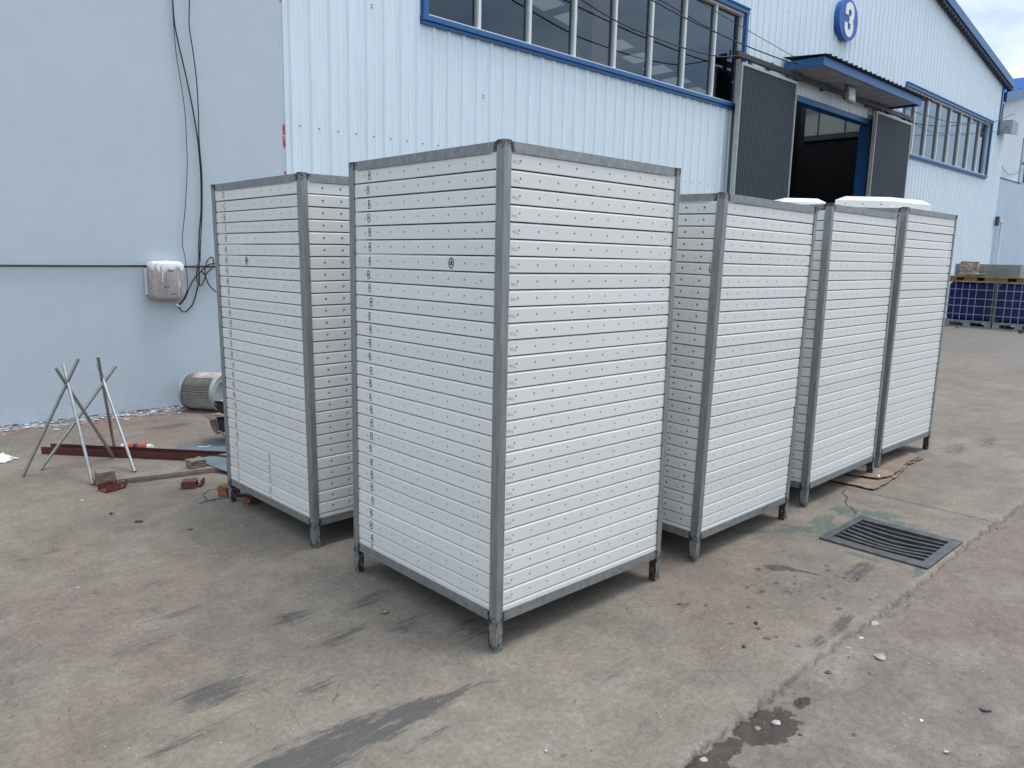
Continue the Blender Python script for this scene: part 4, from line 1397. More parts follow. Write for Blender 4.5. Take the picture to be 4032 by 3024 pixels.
def holed_strip(m, frame, u0, u1, v0, v1, holes, depth):
    """flat strip with recessed round holes; frame(u, v, d) gives a point, d = depth below the face"""
    holes = sorted(holes)
    cuts = [u0] + [(a[0] + b[0]) / 2 for a, b in zip(holes[:-1], holes[1:])] + [u1]
    for (hu, hv, hr), a, b in zip(holes, cuts[:-1], cuts[1:]):
        oc = [(hu + hr * math.cos(R(22.5 + 45 * k)), hv + hr * math.sin(R(22.5 + 45 * k))) for k in range(8)]
        bl, br, tr, tl = (a, v0), (b, v0), (b, v1), (a, v1)
        F = lambda ps, d=0: m.face([frame(p[0], p[1], d) for p in ps])
        F([bl, br, oc[6], oc[5]])
        F([br, tr, oc[0], oc[7]])
        F([tr, tl, oc[2], oc[1]])
        F([tl, bl, oc[4], oc[3]])
        F([br, oc[7], oc[6]])
        F([tr, oc[1], oc[0]])
        F([tl, oc[3], oc[2]])
        F([bl, oc[5], oc[4]])
        for k in range(8):
            p, q = oc[k], oc[(k + 1) % 8]
            m.face([frame(*p, 0), frame(*q, 0), frame(*q, depth), frame(*p, depth)])
        m.face([frame(*p, depth) for p in oc])


def panel_mesh(name, bx, ay, h, front, left, seed):
    """one stacked panel. front / left: ('short' | 'wide') hole rows of the two seen edges."""
    r = random.Random(seed)
    m = M()
    C_ = 0.028                                             # cut corners
    prof = profile(h)
    x0, x1, y0, y1 = 0.0065, bx - 0.0065, 0.0065, ay - 0.0065
    fr_front = lambda u, v, d: (u, y0 + d, v)
    fr_left = lambda u, v, d: (x0 + d, u, v)

    def rows(n0, n1, kind, off):
        L = n1 - n0
        if kind == 'short':
            sp = 0.1065 if L < 1.2 else 0.11
            k = int((L - 0.10) / sp) + 1
            s0 = n0 + (L - sp * (k - 1)) / 2
            hs = [(s0 + sp * i + r.uniform(-.001, .001), h * 0.47 + r.uniform(-.0008, .0008), 0.0057) for i in range(k)]
        else:
            sp = 0.110
            k = int((L - 0.10) / sp) + 1
            s0 = n0 + (L - sp * (k - 1)) / 2
            hs = [(s0 + sp * i + r.uniform(-.001, .001), h * 0.47, 0.0068) for i in range(k)]
        j = off
        hs.append((hs[0][0] + 0.030 + r.uniform(-.004, .004) if j else hs[-1][0] - 0.032 + r.uniform(-.004, .004), h * 0.36 + r.uniform(-.004, .004), 0.0036))
        if r.random() < 0.4:
            hs.append((hs[0][0] + 0.029 + r.uniform(-.004, .004) if not j else hs[k - 1][0] - 0.034 + r.uniform(-.004, .004), h * 0.34 + r.uniform(-.004, .004), 0.0034))
        return hs

    for face, fr, n0, n1, kind, off in (('front', fr_front, x0 + C_, x1 - C_, front, 0), ('left', fr_left, y0 + C_, y1 - C_, left, 1)):
        flip = face == 'left'
        mm = M()
        holed_strip(mm, fr, n0, n1, prof[2][1], prof[3][1], rows(n0, n1, kind, off), 0.008 if kind == 'short' else 0.022)
        for f in mm.f:
            pts = [mm.v[i] for i in f]
            m.face(pts[::-1] if flip else pts)
        for i in list(range(0, 2)) + list(range(3, len(prof) - 1)):
            (da, va), (db, vb) = prof[i], prof[i + 1]
            pts = [fr(n0, va, da), fr(n1, va, da), fr(n1, vb, db), fr(n0, vb, db)]
            m.face(pts[::-1] if flip else pts)
    # remaining outline: back and right edges, cut corners, top and bottom skins
    o = [(x0 + C_, y0), (x1 - C_, y0), (x1, y0 + C_), (x1, y1 - C_), (x1 - C_, y1), (x0 + C_, y1), (x0, y1 - C_), (x0, y0 + C_)]
    for (i, j) in ((1, 2), (2, 3), (3, 4), (4, 5), (5, 6), (7, 0)):
        a, b = o[i], o[j]
        m.face([(a[0], a[1], 0.003), (b[0], b[1], 0.003), (b[0], b[1], h - 0.006), (a[0], a[1], h - 0.006)])
    ins = 0.014
    ii = [(min(max(a, x0 + ins), x1 - ins), min(max(b, y0 + ins), y1 - ins)) for (a, b) in o]
    m.face([(a, b, h - 0.0034) for (a, b) in ii])
    m.face([(a, b, 0.0) for (a, b) in ii[::-1]])
    return m.mesh(name, MAT['panel'])


def letter(ch, s=1.0, seed=0):
    """hand-drawn marker letter as strokes in (u, v), about 4 cm tall"""
    r = random.Random(seed)
    j = lambda: r.uniform(-0.0012, 0.0012)
    H_ = 0.038
    S = {'B': [[(0.002, H_), (0.001, H_ * .5), (0.003, 0)], [(0.001, H_ * .97), (0.009, H_), (0.013, H_ * .85), (0.010, H_ * .66), (0.003, H_ * .55), (0.011, H_ * .45), (0.014, H_ * .25), (0.010, H_ * .06), (0.003, 0.0)]],
         'D': [[(0.002, H_), (0.001, H_ * .5), (0.002, 0)], [(0.001, H_ * .97), (0.010, H_ * .9), (0.015, H_ * .6), (0.013, H_ * .3), (0.009, H_ * .08), (0.002, 0.0)]],
         'C': [[(0.014, H_ * .92), (0.008, H_), (0.003, H_ * .8), (0.000, H_ * .45), (0.004, H_ * .1), (0.009, 0.0), (0.014, H_ * .12)]],
         'E': [[(0.012, H_ * .95), (0.003, H_), (0.002, H_ * .5), (0.001, 0.001), (0.013, 0.0)], [(0.002, H_ * .52), (0.010, H_ * .55)]],
         'O': [[(0.012 + 0.016 * math.cos(t * 0.45), 0.020 + 0.021 * math.sin(t * 0.45)) for t in range(16)], [(0.006, 0.010), (0.012, 0.032), (0.016, 0.014), (0.010, 0.016), (0.018, 0.028), (0.012, 0.022)]],
         'x': [[(0, 0.010), (0.004, 0.018), (0.007, 0.006), (0.010, 0.016), (0.013, 0.006)], [(0.017, 0.018), (0.016, 0.011), (0.022, 0.011)], [(0.021, 0.018), (0.020, 0.004)], [(0.026, 0.005), (0.0265, 0.006)], [(0.034, 0.018), (0.030, 0.010), (0.032, 0.004), (0.036, 0.007), (0.031, 0.010)]]}
    out = []
    for st in S[ch]:
        pts = [Vector(((a + j()) * s * (1.5 if ch in 'BDCE' else 1), (b + j()) * s, 0)) for (a, b) in st]
        out.append(catmull(pts, 4))
    return out


def letter_mesh(ch, face, seed, w=0.0042, mat='ink'):
    m = M()
    for st in letter(ch, 1.0, seed):
        if face == 'left':        # seen from -X: u runs towards -Y
            m.ribbon([(-0.0008, -p.x, p.y) for p in st], w, (-1, 0, 0))
        else:
            m.ribbon([(p.x, -0.0008, p.y) for p in st], w, (0, -1, 0))
    return m.mesh('marking', MAT[mat])


LET = {}
for ch in 'BDCEO':
    LET[ch] = [letter_mesh(ch, 'left', 10 * k + ord(ch), 0.0050 if ch == 'O' else 0.0037) for k in range(4 if ch == 'B' else 2)]
PENCIL = [letter_mesh('x', 'front', 900 + k, 0.0016, 'pencil') for k in range(3)]


def burn_attr(me, fn):
    a = me.attributes.new('burn', 'FLOAT', 'POINT')
    a.data.foreach_set('value', [fn(v.co) for v in me.vertices])


def angle_post(H, sx, sy, t=0.0045, lx=0.036, ly=0.046):
    """L-section upright whose outer corner is the origin; flanges run to sx*lx and sy*ly"""
    poly = [(0.0025, 0), (lx, 0), (lx, t), (t, t), (t, ly), (0, ly), (0, 0.0025)]
    poly = [(p * sx, q * sy) for (p, q) in poly]
    if sx * sy < 0:
        poly = poly[::-1]
    cuts = [0.02 * k for k in range(1, 12)] + [0.5, 1.0, 1.5] + [H - 0.08, H - 0.055, H - 0.03, H - 0.012]
    m = M()
    m.prism(poly, 'z', 0.0, H, cuts=cuts)
    return m


def bead(m, p0, p1, r, seed):
    rr = random.Random(seed)
    n = 7
    pts, rs = [], []
    for k in range(n):
        t = k / (n - 1)
        p = Vector(p0).lerp(Vector(p1), t)
        pts.append(p + Vector((rr.uniform(-1, 1), rr.uniform(-1, 1), 0)) * r * 0.25)
        rs.append(r * rr.uniform(0.6, 1.25) * (0.5 if k in (0, n - 1) else 1))
    m.tube(pts, rs, 6)


def make_rack(idx, x, y, th, H, a, b, lx, ly, front, left, letters, label, seen_left=True):
    rk = thing('panel_rack', label, 'panel rack', (x, y, 0), (-ly, lx, th), 'steel racks stacked with white perforated panels')
    s = H / 2.080
    rb0, rb1 = 0.131 * s, 0.174 * s                       # bottom rail
    rt0, rt1 = H - 0.045, H - 0.005
    # uprights
    for (cx, cy, sx, sy) in ((0, 0, 1, 1), (b, 0, -1, 1), (0, a, 1, -1), (b, a, -1, -1)):
        m = angle_post(H - (0.004 if (cx, cy) != (0, 0) else 0), sx, sy)
        o = m.obj('post', MAT['post'], rk, loc=(cx, cy, 0))
        burn_attr(o.data, lambda c: max(0.0, min(1.0, (0.19 - c.z) / 0.05)) * (0.50 + 0.12 * math.sin(c.z * 60)) + max(0.0, min(1.0, (c.z - (H - 0.075)) / 0.06)) * 0.62)
        wm = M()
        ex, ey = 0.037 * sx, 0.047 * sy
        bead(wm, (ex, 0.001 * sy, rb0), (ex, 0.001 * sy, rb1), 0.0042, idx * 10 + int(cx * 3 + cy))
        bead(wm, (0.001 * sx, ey, rb0), (0.001 * sx, ey, rb1), 0.0042, idx * 11 + int(cx * 3 + cy))
        bead(wm, (ex, 0.001 * sy, rt0 + 0.005), (ex, 0.001 * sy, rt1), 0.0032, idx * 12 + int(cx * 3 + cy))
        bead(wm, (0.001 * sx, ey, rt0 + 0.005), (0.001 * sx, ey, rt1), 0.0032, idx * 13 + int(cx * 3 + cy))
        bead(wm, (0.036 * sx, 0.002 * sy, 0.025), (0.036 * sx, 0.002 * sy, 0.085), 0.0034, idx * 14 + int(cx * 3 + cy))
        bead(wm, (0.002 * sx, 0.046 * sy, 0.025), (0.002 * sx, 0.046 * sy, 0.085), 0.0034, idx * 15 + int(cx * 3 + cy))
        wm.obj('weld', MAT['weld'], o, kind='stuff')
        # short stiffener angle welded inside the foot
        sm = M()
        sm.box(*sorted_box((0.0055 * sx, 0.0055 * sy, 0.004), (0.034 * sx, 0.044 * sy, 0.125 * s)))
        so = sm.obj('foot_insert', MAT['post'], o)
        burn_attr(so.data, lambda c: 0.75)
    # rails: vertical flange in the face, horizontal flange turned inwards
    for (z0, z1, lip_top) in ((rb0, rb1, False), (rt0, rt1, True)):
        zl = (z1 - 0.004, z1) if lip_top else (z0, z0 + 0.004)
        for (y0, y1, inn) in ((0.0012, 0.0055, 1), (a - 0.0055, a - 0.0012, -1)):
            m = M()
            L0, L1 = 0.0385, b - 0.0385
            m.prism([(y0, z0), (y1, z0), (y1, z1), (y0, z1)], 'x', L0, L1, cuts=[L0 + 0.02, L0 + 0.06, L1 - 0.06, L1 - 0.02])
            yy = (y1 + 0.0002, y1 + 0.034) if inn > 0 else (y0 - 0.034, y0 - 0.0002)
            m.box((L0 + 0.03, yy[0], zl[0]), (L1 - 0.03, yy[1], zl[1]))
            o = m.obj('rail', MAT['rail'], rk)
            burn_attr(o.data, lambda c: max(0, 1 - min(abs(c.x - L0), abs(c.x - L1)) / 0.05) * 0.7)
        for (x0, x1, inn) in ((0.0012, 0.0055, 1), (b - 0.0055, b - 0.0012, -1)):
            m = M()
            L0, L1 = 0.0485, a - 0.0485
            m.prism([(z0, x0), (z1, x0), (z1, x1), (z0, x1)], 'y', L0, L1, cuts=[L0 + 0.02, L0 + 0.06, L1 - 0.06, L1 - 0.02])
            xx_ = (x1 + 0.0002, x1 + 0.034) if inn > 0 else (x0 - 0.034, x0 - 0.0002)
            m.box((xx_[0], L0 + 0.03, zl[0]), (xx_[1], L1 - 0.03, zl[1]))
            o = m.obj('rail', MAT['rail'], rk)
            burn_attr(o.data, lambda c: max(0, 1 - min(abs(c.y - L0), abs(c.y - L1)) / 0.05) * 0.7)
    m = M()
    m.box((0.045, 0.052, rb0 - 0.006), (b - 0.045, a - 0.052, rb0 - 0.001))
    m.obj('bounce_blocker', MAT['dark_steel'], rk)  # unseen dark sheet added to cut light bounced under the rack
    # the stack itself
    pit = PIT0 * s
    z_first = H - 0.105 + pit                              # top of row 1
    meshes = [panel_mesh('panel', b, a, pit, front, left, 100 * idx + k) for k in range(3)]
    rr = random.Random(idx + 40)
    for k in range(29):
        zt = z_first - pit * k
        o = link('panel', meshes[rr.randrange(3)], rk, (rr.uniform(-.0012, .0012), rr.uniform(-.0012, .0012), zt - pit))
        o.rotation_euler = (0, 0, rr.uniform(-.0006, .0006))
        if letters and k < len(letters) and letters[k] in LET:
            mk = link('marking', rr.choice(LET[letters[k]]), o)
            mk.location = (0.0065, a - 0.158 + rr.uniform(-.008, .008), pit * 0.20 + rr.uniform(-.003, .003))
            mk.rotation_euler = (rr.uniform(-.10, .10), 0, 0)
            sc = rr.uniform(0.9, 1.05)
            if k == 28:
                mk.location.z = pit * 0.55
                sc = 0.7
            mk.scale = (1, sc, sc)
        if idx == 1 and k >= 24:
            mk = link('marking', rr.choice(LET['E']), o)
            mk.location = (0.0065, 4.19 - y + rr.uniform(-.003, .003), pit * 0.22)
            sm = M()
            sm.box((0.0052, 4.203 - y, 0.003), (0.0063, 4.2045 - y, pit - 0.009))
            sm.obj('seam', MAT['pencil'], o)
        if k == (5 if idx == 2 else 6) and idx < 3:
            mk = link('marking', LET['O'][idx % 2], o)
            u = {0: 2.505 - y, 1: 4.37 - y, 2: 0.030 + 0.03}[idx]
            mk.location = (0.0065, u, pit * 0.18)
        if idx == 0:
            mk = link('marking', rr.choice(PENCIL), o)
            mk.location = (0.047 + rr.uniform(-.004, .006), 0.0065, pit * 0.18 + rr.uniform(-.003, .003))
            mk.rotation_euler = (0, rr.uniform(-.1, .1), 0)
    return rk


def sorted_box(p, q):
    return tuple(min(a, b) for a, b in zip(p, q)), tuple(max(a, b) for a, b in zip(p, q))


RACKS = [
    (2.0309, 2.1679, -0.0141, 2.0802, 1.1168, 1.1401, 0.0027, 0.0062),
    (2.0376, 3.6721, 0.0031, 2.0470, 1.1180, 1.1370, -0.0130, 0.0070),
    (3.5090, 2.1549, 0.0104, 1.9880, 1.1170, 1.0810, 0.0070, -0.0130),
    (4.9005, 2.1895, 0.0129, 2.0190, 1.1170, 1.1960, 0.0002, 0.0),
    (6.2628, 2.2340, -0.0127, 2.0750, 1.1170, 1.1330, 0.0010, -0.0070),
]
RL = ['largest rack of white panels, nearest the camera, with B on every row',
      'rack of white panels by the pale blue wall, rows lettered D, C, B and E',
      'rack of white panels just right of the nearest one, left of the drain grate',
      'rack of white panels standing between the middle rack and the far end rack',
      'last rack of white panels at the far right end of the row']
RACKOBJ = []
for i, (rk, lab) in enumerate(zip(RACKS, RL)):
    fr, le, lt = [('short', 'short', 'B' * 29), ('wide', 'short', 'DCBCBBBBBBDBBBBBBBBBBBBBEEEEE'), ('short', 'wide', ''), ('short', 'wide', ''), ('short', 'short', '')][i]
    RACKOBJ.append(make_rack(i, *rk, fr, le, lt, lab))
m = M()
for st in ([(0.725, 0.135), (0.74, 0.16), (0.735, 0.138)], [(0.745, 0.158), (0.752, 0.136)], [(0.775, 0.14), (0.79, 0.165), (0.805, 0.142), (0.774, 0.157), (0.806, 0.155), (0.776, 0.14)]):
    m.ribbon([(u, 0.0006, v) for (u, v) in st], 0.004, (0, -1, 0))
m.obj('marking', MAT['ink'], RACKOBJ[2])

# two loose white panels lying on top of the racks behind
def loose_panel(N, A, Rr, label, extra=0.0):
    N, A, Rr = Vector(N), Vector(A), Vector(Rr)
    ex, ey = (Rr - N), (A - N)
    lx_, ly_ = ex.length, ey.length
    ex.normalize()
    ey = (ey - ex * ey.dot(ex)).normalized()
    ez = ex.cross(ey)
    m = M()
    hgt, c, ch = 0.055, 0.055, 0.035
    fr_front = lambda u, v, d: (u, d, v)
    fr_left = lambda u, v, d: (d, u, v)
    holed_strip(m, fr_front, 0, lx_, -hgt, 0, [(0.06 + 0.095 * k, -hgt * 0.5, 0.004) for k in range(int((lx_ - .1) / 0.095) + 1)], 0.006)
    mm = M()
    holed_strip(mm, fr_left, 0, ly_, -hgt, 0, [(0.09 + 0.165 * k, -hgt * 0.5, 0.007) for k in range(int((ly_ - .12) / 0.165) + 1)], 0.02)
    for f in mm.f:
        m.face([mm.v[i] for i in f][::-1])
    o = [(0, 0), (lx_, 0), (lx_, ly_), (0, ly_)]
    i_ = [(c, c), (lx_ - c, c), (lx_ - c, ly_ - c), (c, ly_ - c)]
    for k in range(4):
        k2 = (k + 1) % 4
        m.face([(*o[k], 0), (*o[k2], 0), (*i_[k2], ch), (*i_[k], ch)])
        if k in (1, 2):
            m.face([(*o[k], -hgt), (*o[k2], -hgt), (*o[k2], 0), (*o[k], 0)])
    m.face([(*p, ch) for p in i_])
    m.face([(*p, -hgt) for p in o[::-1]])
    ob = m.obj('top_panel', MAT['panel'], None)
    ob.matrix_world = Matrix(((ex.x, ey.x, ez.x, N.x), (ex.y, ey.y, ez.y, N.y), (ex.z, ey.z, ez.z, N.z), (0, 0, 0, 1)))
    return tag(ob, label, 'panel', 'white panels on top of the racks')


loose_panel((6.666, 2.489, 2.15), (6.75, 3.0, 2.185), (7.263, 2.379, 2.15), 'white panel with sloping edges lying flat on top of the far right rack')
loose_panel((6.571, 2.994, 2.15), (6.289, 3.262, 2.15), (6.90, 3.34, 2.15), 'second white panel on the far right rack, behind the first and half hidden')

# ------------------------------------------------------------------ drain grate in the yard
gt = thing('drain_grate', 'dark iron drain grate with sagging bars set in the concrete', 'drain grate', (4.40, 1.257, 0.0))
m = M()
GW, GL = 0.61, 0.61
zt = 0.014
m.box((0.0, 0.0, -0.03), (GW, 0.055, zt))
m.box((0.0, GL - 0.045, -0.03), (GW, GL, zt))
m.box((0.0, 0.0552, -0.03), (0.075, GL - 0.0452, zt - 0.001))
m.box((GW - 0.075, 0.0552, -0.03), (GW, GL - 0.0452, zt - 0.001))
m.obj('frame', MAT['iron'], gt, bevel=0.004)
for k in range(7):
    xx = 0.105 + k * 0.0665
    m = M()
    sag = [0.006, 0.012, 0.020, 0.026, 0.022, 0.012, 0.006][k]
    bend = [0.0, 0.002, 0.006, 0.010, 0.008, 0.004, 0.0][k]
    pts = []
    for j in range(9):
        t = j / 8
        yy = 0.05 + (GL - 0.09) * t
        zz = 0.002 - sag * math.sin(math.pi * t) ** 1.2
        pts.append((xx + bend * math.sin(math.pi * t), yy, zz))
    for (p, q) in zip(pts[:-1], pts[1:]):
        w = 0.0115
        m.face([(p[0] - w, p[1], p[2]), (p[0] + w, p[1], p[2]), (q[0] + w, q[1], q[2]), (q[0] - w, q[1], q[2])])
        m.face([(p[0] - w, p[1], p[2] - 0.03), (p[0] - w, p[1], p[2]), (q[0] - w, q[1], q[2]), (q[0] - w, q[1], q[2] - 0.03)])
        m.face([(p[0] + w, p[1], p[2]), (p[0] + w, p[1], p[2] - 0.03), (q[0] + w, q[1], q[2] - 0.03), (q[0] + w, q[1], q[2])])
    m.obj('bar', MAT['iron'], gt)
m = M()
x0, x1, y0, y1 = 0.02, GW - 0.02, 0.02, GL - 0.02
m.face([(x0, y0, -0.35), (x1, y0, -0.35), (x1, y1, -0.35), (x0, y1, -0.35)])
m.face([(x0, y0, -0.35), (x0, y0, -0.005), (x1, y0, -0.005), (x1, y0, -0.35)])
m.face([(x0, y1, -0.35), (x1, y1, -0.35), (x1, y1, -0.005), (x0, y1, -0.005)])
m.face([(x0, y0, -0.35), (x0, y1, -0.35), (x0, y1, -0.005), (x0, y0, -0.005)])
m.face([(x1, y0, -0.35), (x1, y0, -0.005), (x1, y1, -0.005), (x1, y1, -0.35)])
m.obj('pit', MAT['pit'], gt)

# ------------------------------------------------------------------ flattened cardboard under the far racks
def card_sheet(poly, z0, seed, amp):
    bm = bmesh.new()
    vs = [bm.verts.new((a, b, 0)) for (a, b) in poly]
    f = bm.faces.new(vs)
    bmesh.ops.triangulate(bm, faces=[f])
    for _ in range(4):
        long_e = [e for e in bm.edges if e.calc_length() > 0.06]
        bmesh.ops.subdivide_edges(bm, edges=long_e, cuts=1, use_grid_fill=False)
        bmesh.ops.triangulate(bm, faces=bm.faces)
    for v in bm.verts:
        nn = fbm(np.array([v.co.x]), np.array([v.co.y]), 5.0, seed, 3)[0]
        v.co.z = z0 + amp * nn
        if v.is_boundary:
            v.co.x += random.uniform(-.008, .008)
            v.co.y += random.uniform(-.006, .006)
            v.co.z += random.uniform(0, amp * 0.7)
    me = bpy.data.meshes.new('sheet')
    bm.to_mesh(me)
    bm.free()
    me.materials.append(MAT['card'])
    return me


cb = thing('cardboard', 'flattened brown cardboard torn at the edges under the last two racks', 'cardboard', (0, 0, 0))
for (poly, z0, sd, am) in (([(5.60, 2.70), (5.66, 2.40), (5.655, 2.038), (5.75, 2.033), (6.13, 2.054), (6.31, 2.076), (6.61, 2.132), (6.97, 2.118), (7.07, 2.30), (7.05, 2.80), (6.2, 2.9)], 0.004, 3, 0.010),
                           ([(5.80, 2.9), (5.87, 2.37), (5.93, 2.12), (6.09, 2.075), (6.33, 2.085), (6.62, 2.145), (6.93, 2.13), (7.04, 2.30), (7.0, 2.85), (6.3, 2.95)], 0.014, 9, 0.016)):
    o = link('sheet', card_sheet(poly, z0, sd, am), cb)
    md = o.modifiers.new('thick', 'SOLIDIFY')
    md.thickness = 0.005
    md.offset = 1

# ------------------------------------------------------------------ clutter by the wall
for (nm, lab, rods) in (('steel_tripod', 'left of the two stands of three crossed bare steel tubes', [((1.158, 6.245), (1.531, 6.101, 0.840)), ((1.470, 5.720), (1.458, 6.206, 0.794)), ((1.798, 6.370), (1.380, 6.087, 0.787))]),
                        ('steel_tripod', 'right of the two stands of three crossed tubes, nearer the filter drum', [((1.289, 6.341), (1.840, 6.314, 0.736)), ((1.791, 5.860), (1.739, 6.409, 0.753)), ((1.894, 6.673), (1.691, 6.215, 0.831))])):
    cx_ = sum(r_[0][0] for r_ in rods) / 3
    cy_ = sum(r_[0][1] for r_ in rods) / 3
    tp = thing(nm, lab, 'tripod', (cx_, cy_, 0), group='crossed tube tripods by the wall')
    for (f, t) in rods:
        m = M()
        a, b_ = Vector((f[0] - cx_, f[1] - cy_, 0.006)), Vector((t[0] - cx_, t[1] - cy_, t[2]))
        m.tube([a, b_], 0.0115, 12, caps=False)
        m.tube([a, b_], 0.0090, 12, caps=False)
        d = (b_ - a).normalized()
        for p in (a, b_):
            m.tube([p - d * 0.0004, p + d * 0.0004], 0.0113, 12)
        o = m.obj('tube', MAT['tube'], tp, smooth=True)
        for p_ in o.data.polygons:
            if len(p_.vertices) > 4:
                p_.use_smooth = False


def u_channel(L, w, h, t):
    m = M()
    m.box((0, 0, 0), (L, w, t))
    m.box((0, 0, t + 0.0002), (L, t, h))
    m.box((0, w - t, t + 0.0002), (L, w, h))
    return m


o = u_channel(1.75, 0.115, 0.055, 0.004).obj('steel_channel', MAT['oxide'], None, loc=(1.405, 6.845, 0.004))
o.rotation_euler = (0, 0, math.atan2(5.70 - 6.85, 2.41 - 1.41))
tag(o, 'long dark red steel channel lying on the concrete behind the tripods', 'steel channel')
for (x, y, rx, rz, L, h, w, lab, mt) in (
        (1.478, 5.455, 0, 0.25, 0.105, 0.045, 0.10, 'red channel offcut in front of the left wooden block', 'oxide2'),
        (1.604, 5.487, 0, 1.05, 0.085, 0.045, 0.07, 'small red channel offcut leaning on the plank', 'oxide2'),
        (1.885, 5.231, 180, -0.55, 0.095, 0.048, 0.085, 'rusty brown channel offcut lying upside down', 'oxide2'),
        (2.016, 5.195, 0, 0.9, 0.085, 0.045, 0.075, 'red channel offcut standing open side up beside the rusty one', 'oxide2')):
    m = u_channel(L, w, h, 0.004)
    o = m.obj('channel_offcut', MAT[mt], None, loc=(x, y, 0.004 if rx == 0 else h + 0.004))
    o.rotation_euler = (R(rx), 0, rz)
    if rx:
        o.location = (x + 0.05, y + 0.07, h + 0.004)
    tag(o, lab, 'steel offcut', 'steel channel offcuts on the concrete')


def rough_block(L, w, h, seed, jag=0.004):
    bm = bmesh.new()
    bmesh.ops.create_cube(bm, size=1.0)
    bmesh.ops.subdivide_edges(bm, edges=bm.edges[:], cuts=4, use_grid_fill=True)
    rr = random.Random(seed)
    for v in bm.verts:
        v.co = Vector(((v.co.x + 0.5) * L, (v.co.y + 0.5) * w, (v.co.z + 0.5) * h))
        v.co += Vector((rr.uniform(-1, 1) * jag, rr.uniform(-1, 1) * jag * 0.6, rr.uniform(-1, 1) * jag * 0.7))
    me = bpy.data.meshes.new('block')
    bm.to_mesh(me)
    bm.free()
    return me


def put(name, me, mat, loc, rot, label, cat, group=None):
    me.materials.append(MAT[mat])
    o = link(name, me, None, loc)
    o.rotation_euler = rot
    return tag(o, label, cat, group)


put('wooden_plank', rough_block(1.0, 0.115, 0.035, 1, 0.003), 'wood', (1.575, 5.62, 0.002), (0, 0, -0.205), 'long weathered wooden plank on the concrete beside the left rack', 'plank')
put('wooden_block', rough_block(0.115, 0.10, 0.095, 2, 0.005), 'woodend', (1.478, 5.64, 0.002), (0, 0, -0.1), 'square sawn wooden block at the left end of the plank', 'wooden block', 'wooden blocks by the plank')
put('wooden_block', rough_block(0.115, 0.10, 0.055, 3, 0.006), 'woodend', (2.085, 5.545, 0.040), (0, 0, 0.05), 'splintered wooden block lying on top of the plank', 'wooden block', 'wooden blocks by the plank')
put('brick', rough_block(0.11, 0.09, 0.07, 4, 0.005), 'brick', (2.043, 4.842, 0.002), (0, 0, 0.25), 'orange brick tucked beside the left leg of the rack by the wall', 'brick', 'bricks on the concrete')
put('brick', rough_block(0.10, 0.06, 0.045, 5, 0.01), 'brick', (2.10, 4.61, 0.002), (0, 0, 0.4), 'broken brick piece in the shade under the rack by the wall', 'brick', 'bricks on the concrete')
put('brick', rough_block(0.21, 0.10, 0.08, 6, 0.01), 'oxide2', (22.3, 4.86, 0.002), (0, 0, 0.3), 'dark red brick on the open concrete near the blue tanks', 'brick', 'bricks on the concrete')
put('flat_bar', rough_block(0.5, 0.03, 0.02, 7, 0.001), 'dark_steel', (2.10, 4.84, 0.002), (0, 0, -0.85), 'dark steel bar lying under the rack by the wall', 'steel bar')


def plate(poly, thick, zfun):
    m = M()
    n = len(poly)
    top = [(a, b, zfun(a, b) + thick) for (a, b) in poly]
    bot = [(a, b, zfun(a, b)) for (a, b) in poly]
    m.face(top)
    m.face(bot[::-1])
    for k in range(n):
        k2 = (k + 1) % n
        m.face([bot[k], bot[k2], top[k2], top[k]])
    return m


o = plate([(2.235, 6.375), (2.245, 6.29), (2.52, 5.90), (2.80, 6.02), (2.62, 6.40), (2.56, 6.40)], 0.004, lambda a, b: 0.004).obj('steel_plate', MAT['plate'], None)
tag(o, 'blue-grey steel plate with a chalk mark lying behind the red channel', 'steel plate', 'blue-grey steel plates')
m = M()
m.ribbon(catmull([Vector((2.43, 6.285, 0.0095)), Vector((2.45, 6.26, 0.0095)), Vector((2.49, 6.245, 0.0095)), Vector((2.53, 6.26, 0.0095))], 4), 0.018, (0, 0, 1))
m.obj('chalk_mark', MAT['paper'], o)
o = plate([(2.235, 5.765), (2.45, 5.80), (2.75, 5.55), (2.46, 5.22), (2.28, 5.34), (2.20, 5.62)], 0.004, lambda a, b: 0.050 - 0.03 * (a - 2.2) if b > 5.5 else 0.020 + 0.012 * (b - 5.2)).obj('steel_plate', MAT['plate'], None)
tag(o, 'blue-grey steel plate resting on the plank end beside the rack', 'steel plate', 'blue-grey steel plates')

# sealant tube
ct = thing('sealant_tube', 'orange and white sealant tube lying behind the red channel', 'sealant tube', (1.93, 6.60, 0.029), (0, 0, math.atan2(6.407 - 6.581, 2.116 - 1.942)))
for (a, b_, r_, mt) in ((0.0, 0.012, 0.020, 'tubewhite'), (0.012, 0.05, 0.0245, 'tubewhite'), (0.0502, 0.10, 0.0246, 'tubered'), (0.1002, 0.135, 0.0247, 'tubedark'), (0.1352, 0.215, 0.0246, 'tubered'), (0.2152, 0.25, 0.0245, 'tubewhite'), (0.2502, 0.265, 0.010, 'tubewhite')):
    m = M()
    m.tube([(a, 0, 0), (b_, 0, 0)], r_, 14)
    m.obj('band', MAT[mt], ct)

